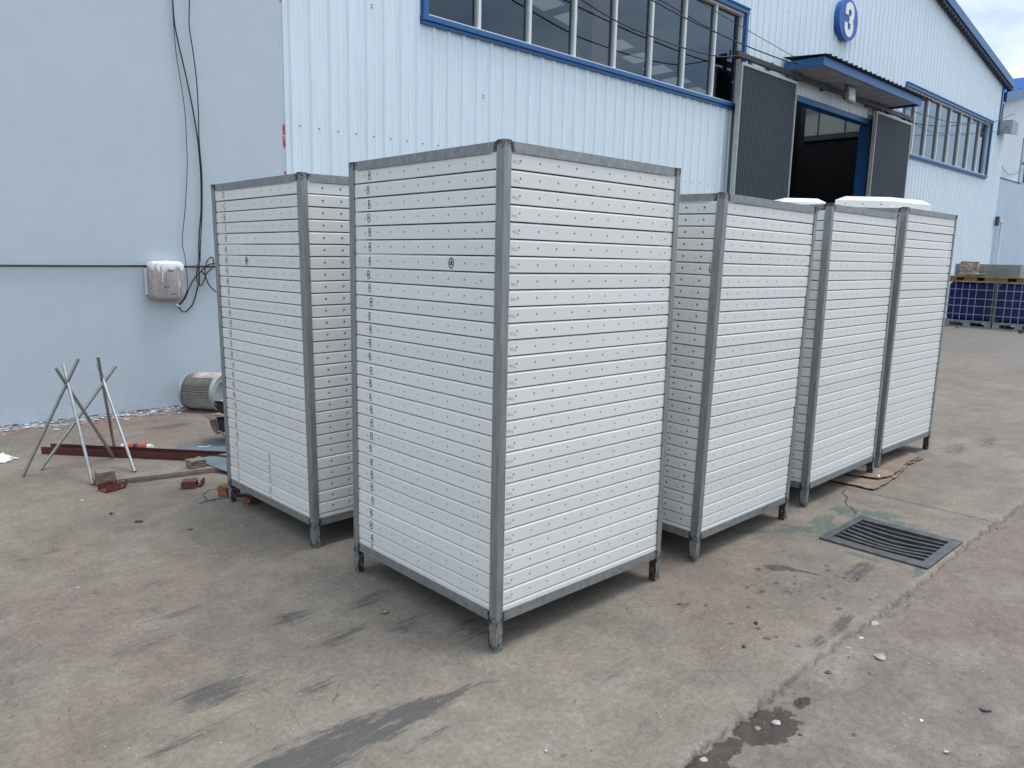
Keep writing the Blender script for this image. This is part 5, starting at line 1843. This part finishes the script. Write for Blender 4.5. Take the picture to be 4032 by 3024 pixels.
# pleated filter drum
fa = Vector((3.10 - 2.905, 7.62 - 7.90, 0)).normalized()
fd = thing('filter_drum', 'round pleated dust filter cartridge lying against the pale blue wall', 'filter', (2.985, 7.90, 0.190), (0, 0, math.atan2(fa.y, fa.x)))
m = M()
NP = 46
for k in range(NP * 2):
    a0, a1 = math.pi * k / NP, math.pi * (k + 1) / NP
    r0 = 0.172 if k % 2 else 0.132
    r1 = 0.132 if k % 2 else 0.172
    m.face([(0.02, r0 * math.cos(a0), r0 * math.sin(a0)), (0.34, r0 * math.cos(a0), r0 * math.sin(a0)), (0.34, r1 * math.cos(a1), r1 * math.sin(a1)), (0.02, r1 * math.cos(a1), r1 * math.sin(a1))])
m.obj('pleats', MAT['filtermedia'], fd)


def lathe_x(prof, seg=40):
    m = M()
    base = 0
    for (x_, r_) in prof:
        for k in range(seg):
            t = 2 * math.pi * k / seg
            m.v.append((x_, r_ * math.cos(t), r_ * math.sin(t)))
    for i in range(len(prof) - 1):
        for k in range(seg):
            k2 = (k + 1) % seg
            m.f.append((i * seg + k, i * seg + k2, (i + 1) * seg + k2, (i + 1) * seg + k))
            m.mi.append(0)
    return m


o = lathe_x([(0.34, 0.0), (0.34, 0.182), (0.345, 0.187), (0.375, 0.187), (0.382, 0.180), (0.382, 0.118), (0.376, 0.110), (0.345, 0.098), (0.33, 0.07), (0.325, 0.0)]).obj('end_cap', MAT['filtercap'], fd, smooth=False)
recalc(o.data)
o = lathe_x([(0.0, 0.0), (0.0, 0.180), (0.006, 0.187), (0.018, 0.187), (0.022, 0.182), (0.022, 0.0)]).obj('end_cap', MAT['filtercap'], fd)
recalc(o.data)
m = M()
fold = []
for k in range(25):
    a = R(20 + 110 * k / 24)
    r_ = 0.176 + (0.012 if k % 2 else 0.0) + 0.02 * max(0, math.sin(k * 0.5))
    fold.append((r_ * math.cos(a), r_ * math.sin(a)))
for (p, q) in zip(fold[:-1], fold[1:]):
    m.face([(0.10, p[0] * 0.97, p[1] * 0.97), (0.395 + 0.0, p[0], p[1]), (0.395, q[0], q[1]), (0.10, q[0] * 0.97, q[1] * 0.97)])
o = m.obj('torn_paper', MAT['filterpaper'], fd)
o.rotation_euler = (R(-15), 0, 0)
md = o.modifiers.new('thick', 'SOLIDIFY')
md.thickness = 0.003

# black plastic troughs on a timber trestle behind the left rack
def trough(L, w, h, taper):
    m = M()
    t = 0.008
    prof_out = [(0.0, h), (0.05, h * 0.45), (taper, 0.0), (L, 0.0), (L, h)]
    for s_, y_ in ((1, 0.0), (-1, w)):
        pts = [(a, y_, b) for (a, b) in prof_out]
        m.face(pts if s_ > 0 else pts[::-1])
        pts = [(a + (t if i < 3 else 0), y_ + s_ * t, b + (t if 0 < i < 4 else 0)) for i, (a, b) in enumerate(prof_out)]
        m.face(pts[::-1] if s_ > 0 else pts)
        m.face([(0, y_, h), (t, y_ + s_ * t, h), (L, y_ + s_ * t, h), (L, y_, h)])
    for i in range(3):
        p, q = prof_out[i], prof_out[i + 1]
        m.face([(p[0], 0, p[1]), (p[0], w, p[1]), (q[0], w, q[1]), (q[0], 0, q[1])])
        dz = t
        m.face([(p[0] + t, t, p[1] + (dz if i else 0)), (q[0] + t, t, q[1] + dz), (q[0] + t, w - t, q[1] + dz), (p[0] + t, w - t, p[1] + (dz if i else 0))])
    m.face([(0, 0, h), (0, w, h), (t, w - t, h), (t, t, h)])
    return recalc(m.mesh('trough', MAT['rubber']))


tr_a = link('plastic_trough', trough(0.75, 0.20, 0.13, 0.20), None, (2.50, 6.25, 0.105))
tr_a.rotation_euler = (0, R(6), R(-22))
tag(tr_a, 'lower black plastic trough wound with rope, poking out behind the left rack', 'trough', 'black troughs behind the left rack')
tr_b = link('plastic_trough', trough(0.70, 0.20, 0.11, 0.16), None, (2.585, 6.34, 0.225))
tr_b.rotation_euler = (0, R(6), R(-22))
tag(tr_b, 'upper black plastic trough stacked on the rope-wound one', 'trough', 'black troughs behind the left rack')
m = M()
for k in range(3):
    x0_ = 2.515 + 0.022 * k
    m.tube([(x0_ + .03, 6.40, 0.245), (x0_ + 0.005, 6.235, 0.24), (x0_ + 0.005, 6.225, 0.215), (x0_ + 0.025, 6.225, 0.15), (x0_ + 0.06, 6.22, 0.11)], 0.009, 7, smooth=4)
m.tube([(2.57, 6.22, 0.13), (2.60, 6.20, 0.115), (2.64, 6.17, 0.06), (2.70, 6.12, 0.012), (2.80, 6.05, 0.011)], 0.010, 7, smooth=5)
m.tube([(2.55, 6.30, 0.243), (2.62, 6.26, 0.243), (2.75, 6.22, 0.243)], 0.007, 7, smooth=3)
tag(m.obj('rope', MAT['rope'], None, smooth=True), 'dull pink rope looped round the lower black trough', 'rope')
m = M()
m.box((2.86, 5.85, 0.0), (2.94, 6.45, 0.085))
m.box((3.05, 5.80, 0.0), (3.13, 6.40, 0.085))
tag(m.obj('timber_bearer', MAT['wood'], None), 'timber bearers under the black troughs behind the left rack', 'timber')

# loose wire loop, paper, chips and pebbles
m = M()
m.tube([(2.12, 5.06, 0.02), (2.09, 5.079, 0.006), (2.014, 5.076, 0.004), (1.956, 5.009, 0.004), (1.94, 4.93, 0.004), (1.927, 4.866, 0.005), (2.012, 4.85, 0.006), (1.93, 4.86, 0.008), (1.854, 4.835, 0.006)], 0.0018, 6, smooth=5)
tag(m.obj('wire_scrap', MAT['dark_steel'], None, smooth=True), 'thin bent wire loop on the concrete beside the brick', 'wire')


def crumple(w, d, h, seed):
    rr = random.Random(seed)
    bm = bmesh.new()
    bmesh.ops.create_grid(bm, x_segments=7, y_segments=6, size=0.5)
    for v in bm.verts:
        e = max(abs(v.co.x), abs(v.co.y)) * 2
        v.co = Vector((v.co.x * w, v.co.y * d, max(0.003, h * (1 - e * e) * rr.uniform(0.5, 1.2) + rr.uniform(0, h * .35)))) + Vector((rr.uniform(-.1, .1) * w, rr.uniform(-.1, .1) * d, 0))
    me = bpy.data.meshes.new('crumple')
    bm.to_mesh(me)
    bm.free()
    return me


put('paper_scrap', crumple(0.16, 0.24, 0.035, 8), 'paper', (1.13, 6.86, 0.0), (0, 0, 0.4), 'crumpled white paper scrap on the concrete at the left edge', 'paper scrap')


def rock(name, x, y, r, mat, label, seed, flat=0.65, z=0.0, cat='stone', group='loose stones on the ground', ang=0.0, el=1.0):
    rr = random.Random(seed)
    bm = bmesh.new()
    for _ in range(15):
        d_ = Vector((rr.gauss(0, 1), rr.gauss(0, 1), rr.gauss(0, 1))).normalized() * r * rr.uniform(0.8, 1.15)
        bm.verts.new((d_.x * el, d_.y, d_.z * flat))
    bmesh.ops.convex_hull(bm, input=bm.verts[:])
    bmesh.ops.delete(bm, geom=[v for v in bm.verts if not v.link_faces], context='VERTS')
    bmesh.ops.bevel(bm, geom=bm.edges[:], offset=r * 0.10, segments=1, affect='EDGES')
    me = bpy.data.meshes.new(name)
    bm.to_mesh(me)
    bm.free()
    me.materials.append(MAT[mat])
    o = link(name, me, None, (x, y, z + r * flat * 0.55))
    o.rotation_euler = (0, 0, ang)
    return tag(o, label, cat, group)


LZ = -0.011
for (x, y, r, mat, lab, sd, fl_, z, el, an) in (
        (3.238, 1.071, 0.024, 'stone', 'largest pale stone, alone on the reddish dirt', 1, 0.6, LZ, 1.35, -0.75),
        (3.534, 1.202, 0.021, 'stone', 'pointed pale stone on the slab edge below the drain', 2, 0.8, LZ, 1.0, 0),
        (3.357, 1.195, 0.012, 'stone', 'flat pale stone at the broken slab edge', 3, 0.5, LZ, 1.5, -0.7),
        (3.223, 1.195, 0.013, 'stone', 'small flat stone touching the slab edge beside the largest pale stone', 4, 0.5, LZ, 1.3, -0.7),
        (2.955, 1.165, 0.015, 'stonedark', 'dark clod by the slab edge between stones', 5, 0.6, LZ, 1.2, -0.7),
        (2.871, 1.496, 0.011, 'stonedark', 'small grey-brown pebble alone on the bare concrete', 6, 1.0, 0, 1.0, 0),
        (3.108, 1.570, 0.011, 'stonedark', 'dark pebble on the concrete toward the racks', 7, 1.0, 0, 1.0, 0),
        (2.470, 1.143, 0.017, 'stone', 'rounded pale stone sitting in the wet patch', 8, 0.6, LZ, 1.2, -0.7),
        (2.469, 1.046, 0.010, 'stonedark', 'dark pebble at the dry rim of the wet patch', 9, 0.8, LZ, 1.1, 0),
        (2.538, 1.010, 0.007, 'stonedark', 'tiny dark pebble right of the wet patch', 10, 0.7, LZ, 1.2, 0),
        (2.617, 0.919, 0.009, 'stonedark', 'dark flake of stone on the open dirt', 11, 0.6, LZ, 1.4, 0),
        (3.155, 0.647, 0.017, 'stoneblue', 'blue-grey flat stone near the right edge of the dirt', 12, 0.4, LZ, 1.5, -0.9),
        (2.090, 1.203, 0.014, 'stone', 'grey stone at the slab edge near the bottom wet patch', 13, 0.7, LZ, 1.2, -0.9),
        (2.393, 1.172, 0.014, 'stonebrown', 'flat ochre stone half sunk in the wet patch', 14, 0.4, LZ, 1.3, 0),
        (2.896, 0.788, 0.006, 'paper', 'tiny white chip on the open dirt', 15, 0.6, LZ, 1.3, 0),
        (2.764, 0.665, 0.009, 'stone', 'small white flat stone on the dirt toward the bottom right', 16, 0.5, LZ, 1.4, -0.6),
        (3.083, 1.048, 0.007, 'stonedark', 'tiny dark pebble below the largest pale stone', 17, 0.8, LZ, 1.1, 0),
        (1.896, 2.781, 0.018, 'stonebrown', 'ochre and white stone on the concrete left of the nearest rack', 18, 0.5, 0, 1.35, -0.8),
        (1.455, 4.743, 0.016, 'oxide', 'dark red curved steel chip on the concrete left of the racks', 19, 0.5, 0, 1.9, -0.7),
        (1.371, 4.994, 0.013, 'stonedark', 'small brown clod left of the dark red chip', 20, 0.8, 0, 1.1, 0),
        (1.635, 4.410, 0.014, 'stonedark', 'flat grey-brown chip in front of the rack by the wall', 21, 0.5, 0, 1.5, -0.7),
        (6.00, 2.135, 0.016, 'signwhite', 'white pebble lying on the cardboard', 22, 0.8, 0.022, 1.2, 0),
        (22.41, 6.39, 0.04, 'stonedark', 'dark lump on the concrete in front of the blue tanks', 23, 0.7, 0, 1.3, 0)):
    rock('stone', x, y, r, mat, lab, sd, fl_, z, ang=an, el=el)
# crumbs of broken slab and dirt along the edge
m = M()
rr = random.Random(77)
for k in range(260):
    x_ = rr.uniform(1.9, 6.4)
    y_ = EDGE - abs(rr.gauss(0, 0.05)) - 0.005 if k < 215 else rr.uniform(0.5, 1.2)
    s_ = rr.uniform(0.0015, 0.0055) * (1.4 if rr.random() < 0.1 else 1)
    z_ = -0.011 + s_ * 0.5
    a_ = rr.uniform(0, 3)
    q = [Vector((s_ * rr.uniform(.7, 1.5) * math.cos(a_ + t), s_ * rr.uniform(.7, 1.5) * math.sin(a_ + t), 0)) for t in (0, 2.1, 4.2)]
    b0 = len(m.v)
    m.v += [(x_ + p.x, y_ + p.y, z_ - s_ * .5) for p in q] + [(x_ + p.x * .5, y_ + p.y * .5, z_ + s_ * rr.uniform(.4, 1)) for p in q]
    for f in ((0, 1, 4, 3), (1, 2, 5, 4), (2, 0, 3, 5), (3, 4, 5)):
        m.f.append(tuple(b0 + i for i in f))
        m.mi.append(0 if rr.random() < 0.5 else 1)
m.obj('gravel', [MAT['stone'], MAT['stonedark']], None, kind='stuff')
# flakes of wall paint along the foot of the plastered wall
m = M()
for k in range(420):
    x_ = rr.uniform(0.4, 3.4)
    y_ = 8.07 - abs(rr.gauss(0, 0.14))
    s_ = rr.uniform(0.008, 0.035)
    a_ = rr.uniform(0, 3)
    tz = rr.uniform(0.002, 0.014)
    m.face([(x_ + s_ * rr.uniform(.5, 1.2) * math.cos(a_ + t), y_ + s_ * rr.uniform(.4, 0.9) * math.sin(a_ + t), 0.004 + tz * rr.random()) for t in (0, 1.3, 2.7, 4.4)], 0 if rr.random() < 0.8 else 1)
m.obj('paint_flakes', [MAT['flake'], MAT['redflake']], None, kind='stuff')

# ------------------------------------------------------------------ blue tanks, pallets and the things on them
def make_tank(x, y0, y1, label, zt=1.20):
    W_ = y1 - y0
    tk = thing('caged_tank', label, 'tank', (x, y0, 0), (0, 0, 0), 'blue caged liquid tanks')
    m = M()
    m.box((0.04, 0.04, 0.17), (1.16, W_ - 0.04, zt - 0.01))
    m.obj('tank', MAT['bluetank'], tk, bevel=0.08)
    m = M()
    for z_ in (0.16, 0.335, 0.56, 0.76, 1.0, zt):
        m.tube([(0, 0, z_), (1.2, 0, z_), (1.2, W_, z_), (0, W_, z_), (0, 0, z_)], 0.011, 6)
    ys_ = [0.03, 0.20, 0.44, 0.61, 0.78, 0.95, W_ - 0.02]
    for y_ in ys_:
        m.tube([(-0.008, y_, 0.15), (-0.008, y_, zt)], 0.010, 6)
        m.tube([(1.208, y_, 0.15), (1.208, y_, zt)], 0.010, 6)
    for x_ in (0.02, 0.3, 0.6, 0.9, 1.18):
        m.tube([(x_, -0.008, 0.15), (x_, -0.008, zt)], 0.010, 6)
    m.obj('cage', MAT['cage'], tk)
    m = M()
    m.box((0.0, 0.0, 0.115), (1.2, W_, 0.148))
    m.box((0.0, 0.0, 0.0), (1.2, W_, 0.018))
    for y_ in (0.0, W_ / 2 - 0.08, W_ - 0.16):
        for x_ in (0.0, 0.52, 1.04):
            m.box((x_, y_, 0.0182), (x_ + 0.16, y_ + 0.16, 0.1148))
    m.obj('base_pallet', MAT['grey_paint'], tk)
    return tk


make_tank(23.3, 5.84, 7.02, 'blue tank in a grey wire cage, the one partly behind the last rack')
make_tank(23.18, 4.60, 5.78, 'blue tank in a grey wire cage cut by the right edge of the photo')


def make_pallet(x, y0, y1, z, label):
    W_ = y1 - y0
    p = thing('pallet', label, 'pallet', (x, y0, z), group='tan pallets on the tanks')
    for k in range(6):
        m = M()
        a = 0.0 + k * 0.205
        m.box((a, 0, 0.115), (a + 0.165, W_, 0.14))
        m.obj('board', MAT['pallet'], p)
    m = M()
    m.box((0, 0, 0.0), (0.12, W_, 0.022))
    m.box((0.53, 0, 0.0), (0.65, W_, 0.022))
    m.box((1.07, 0, 0.0), (1.19, W_, 0.022))
    m.obj('runner', MAT['pallet'], p)
    for (a, b_) in ((0.0, 0.26), (W_ / 2 - 0.16, W_ / 2 + 0.16), (W_ - 0.26, W_)):
        for x_ in (0.005, 0.54, 1.08):
            m = M()
            for k in range(int((b_ - a) / 0.045)):
                y_ = a + k * 0.045
                m.box((x_, y_, 0.0225), (x_ + 0.10, y_ + 0.018, 0.1145))
            m.box((x_ + 0.035, a + 0.002, 0.0227), (x_ + 0.085, b_ - 0.01, 0.1143))
            m.obj('block', MAT['pallet'], p)
    return p


make_pallet(23.22, 5.86, 7.05, 1.215, 'tan pallet resting on the left blue tank')
make_pallet(23.14, 4.60, 5.82, 1.215, 'tan pallet resting on the right blue tank')
st = thing('board_stack', 'stack of grey perforated boards on the tan pallets', 'board stack', (23.62, 5.40, 1.362))
for k in range(5):
    m = M()
    hh = 0.062
    mm = M()
    holed_strip(mm, lambda u, v, d: (d, u, v), 0.28, 1.56, 0.003, hh - 0.003, [(0.34 + 0.105 * i, hh * 0.5, 0.010) for i in range(12)], 0.02)
    for f in mm.f:
        m.face([mm.v[i] for i in f][::-1])
    m.face([(0, 1.56, 0.003), (0, 0.28, 0.003), (0.004, 0.28, 0), (0.004, 1.56, 0)])
    m.face([(0, 0.28, hh - .003), (0, 1.56, hh - .003), (0.006, 1.56, hh), (0.006, 0.28, hh)])
    m.box((0.004, 0.005, 0.0), (0.6, 0.278, hh))
    m.box((0.03, 0.279, 0.0), (0.6, 1.555, hh))
    o = m.obj('board', MAT['perfgrey'], st, loc=(random.uniform(-.004, .004), random.uniform(-.004, .004), k * 0.0645))

bag = bmesh.new()
bmesh.ops.create_cube(bag, size=1.0)
bmesh.ops.subdivide_edges(bag, edges=bag.edges[:], cuts=7, use_grid_fill=True)
rb = random.Random(3)
for v in bag.verts:
    z_ = v.co.z + 0.5
    w_ = 1.0 - 0.35 * abs(z_ - 0.55) + (0.25 if z_ < 0.15 else 0) + (0.10 if z_ > 0.9 else 0)
    q = Vector((v.co.x * 0.30 * w_, v.co.y * 0.44 * w_, z_ * 0.38))
    k = fbm(np.array([q.x * 1.0 + q.z * 2]), np.array([q.y + q.z]), 7, 55, 3)[0] - 0.5
    v.co = q + Vector((q.x, q.y, 0)).normalized() * k * 0.10 + Vector((0, 0, k * 0.05 if z_ > 0.2 else 0))
me = bpy.data.meshes.new('sack')
bag.to_mesh(me)
bag.free()
put('paper_sack', me, 'bag', (23.42, 6.54, 1.366), (0, 0, 0.1), 'crumpled brown and white paper sack on the left tan pallet', 'sack')
m = M()
m.tube([(0, -0.12, 0), (0, 0.12, 0)], 0.032, 12)
o = m.obj('green_roll', MAT['green'], None, loc=(23.30, 6.24, 1.392))
tag(o, 'small green roll lying on the pallet beside the paper sack', 'roll')
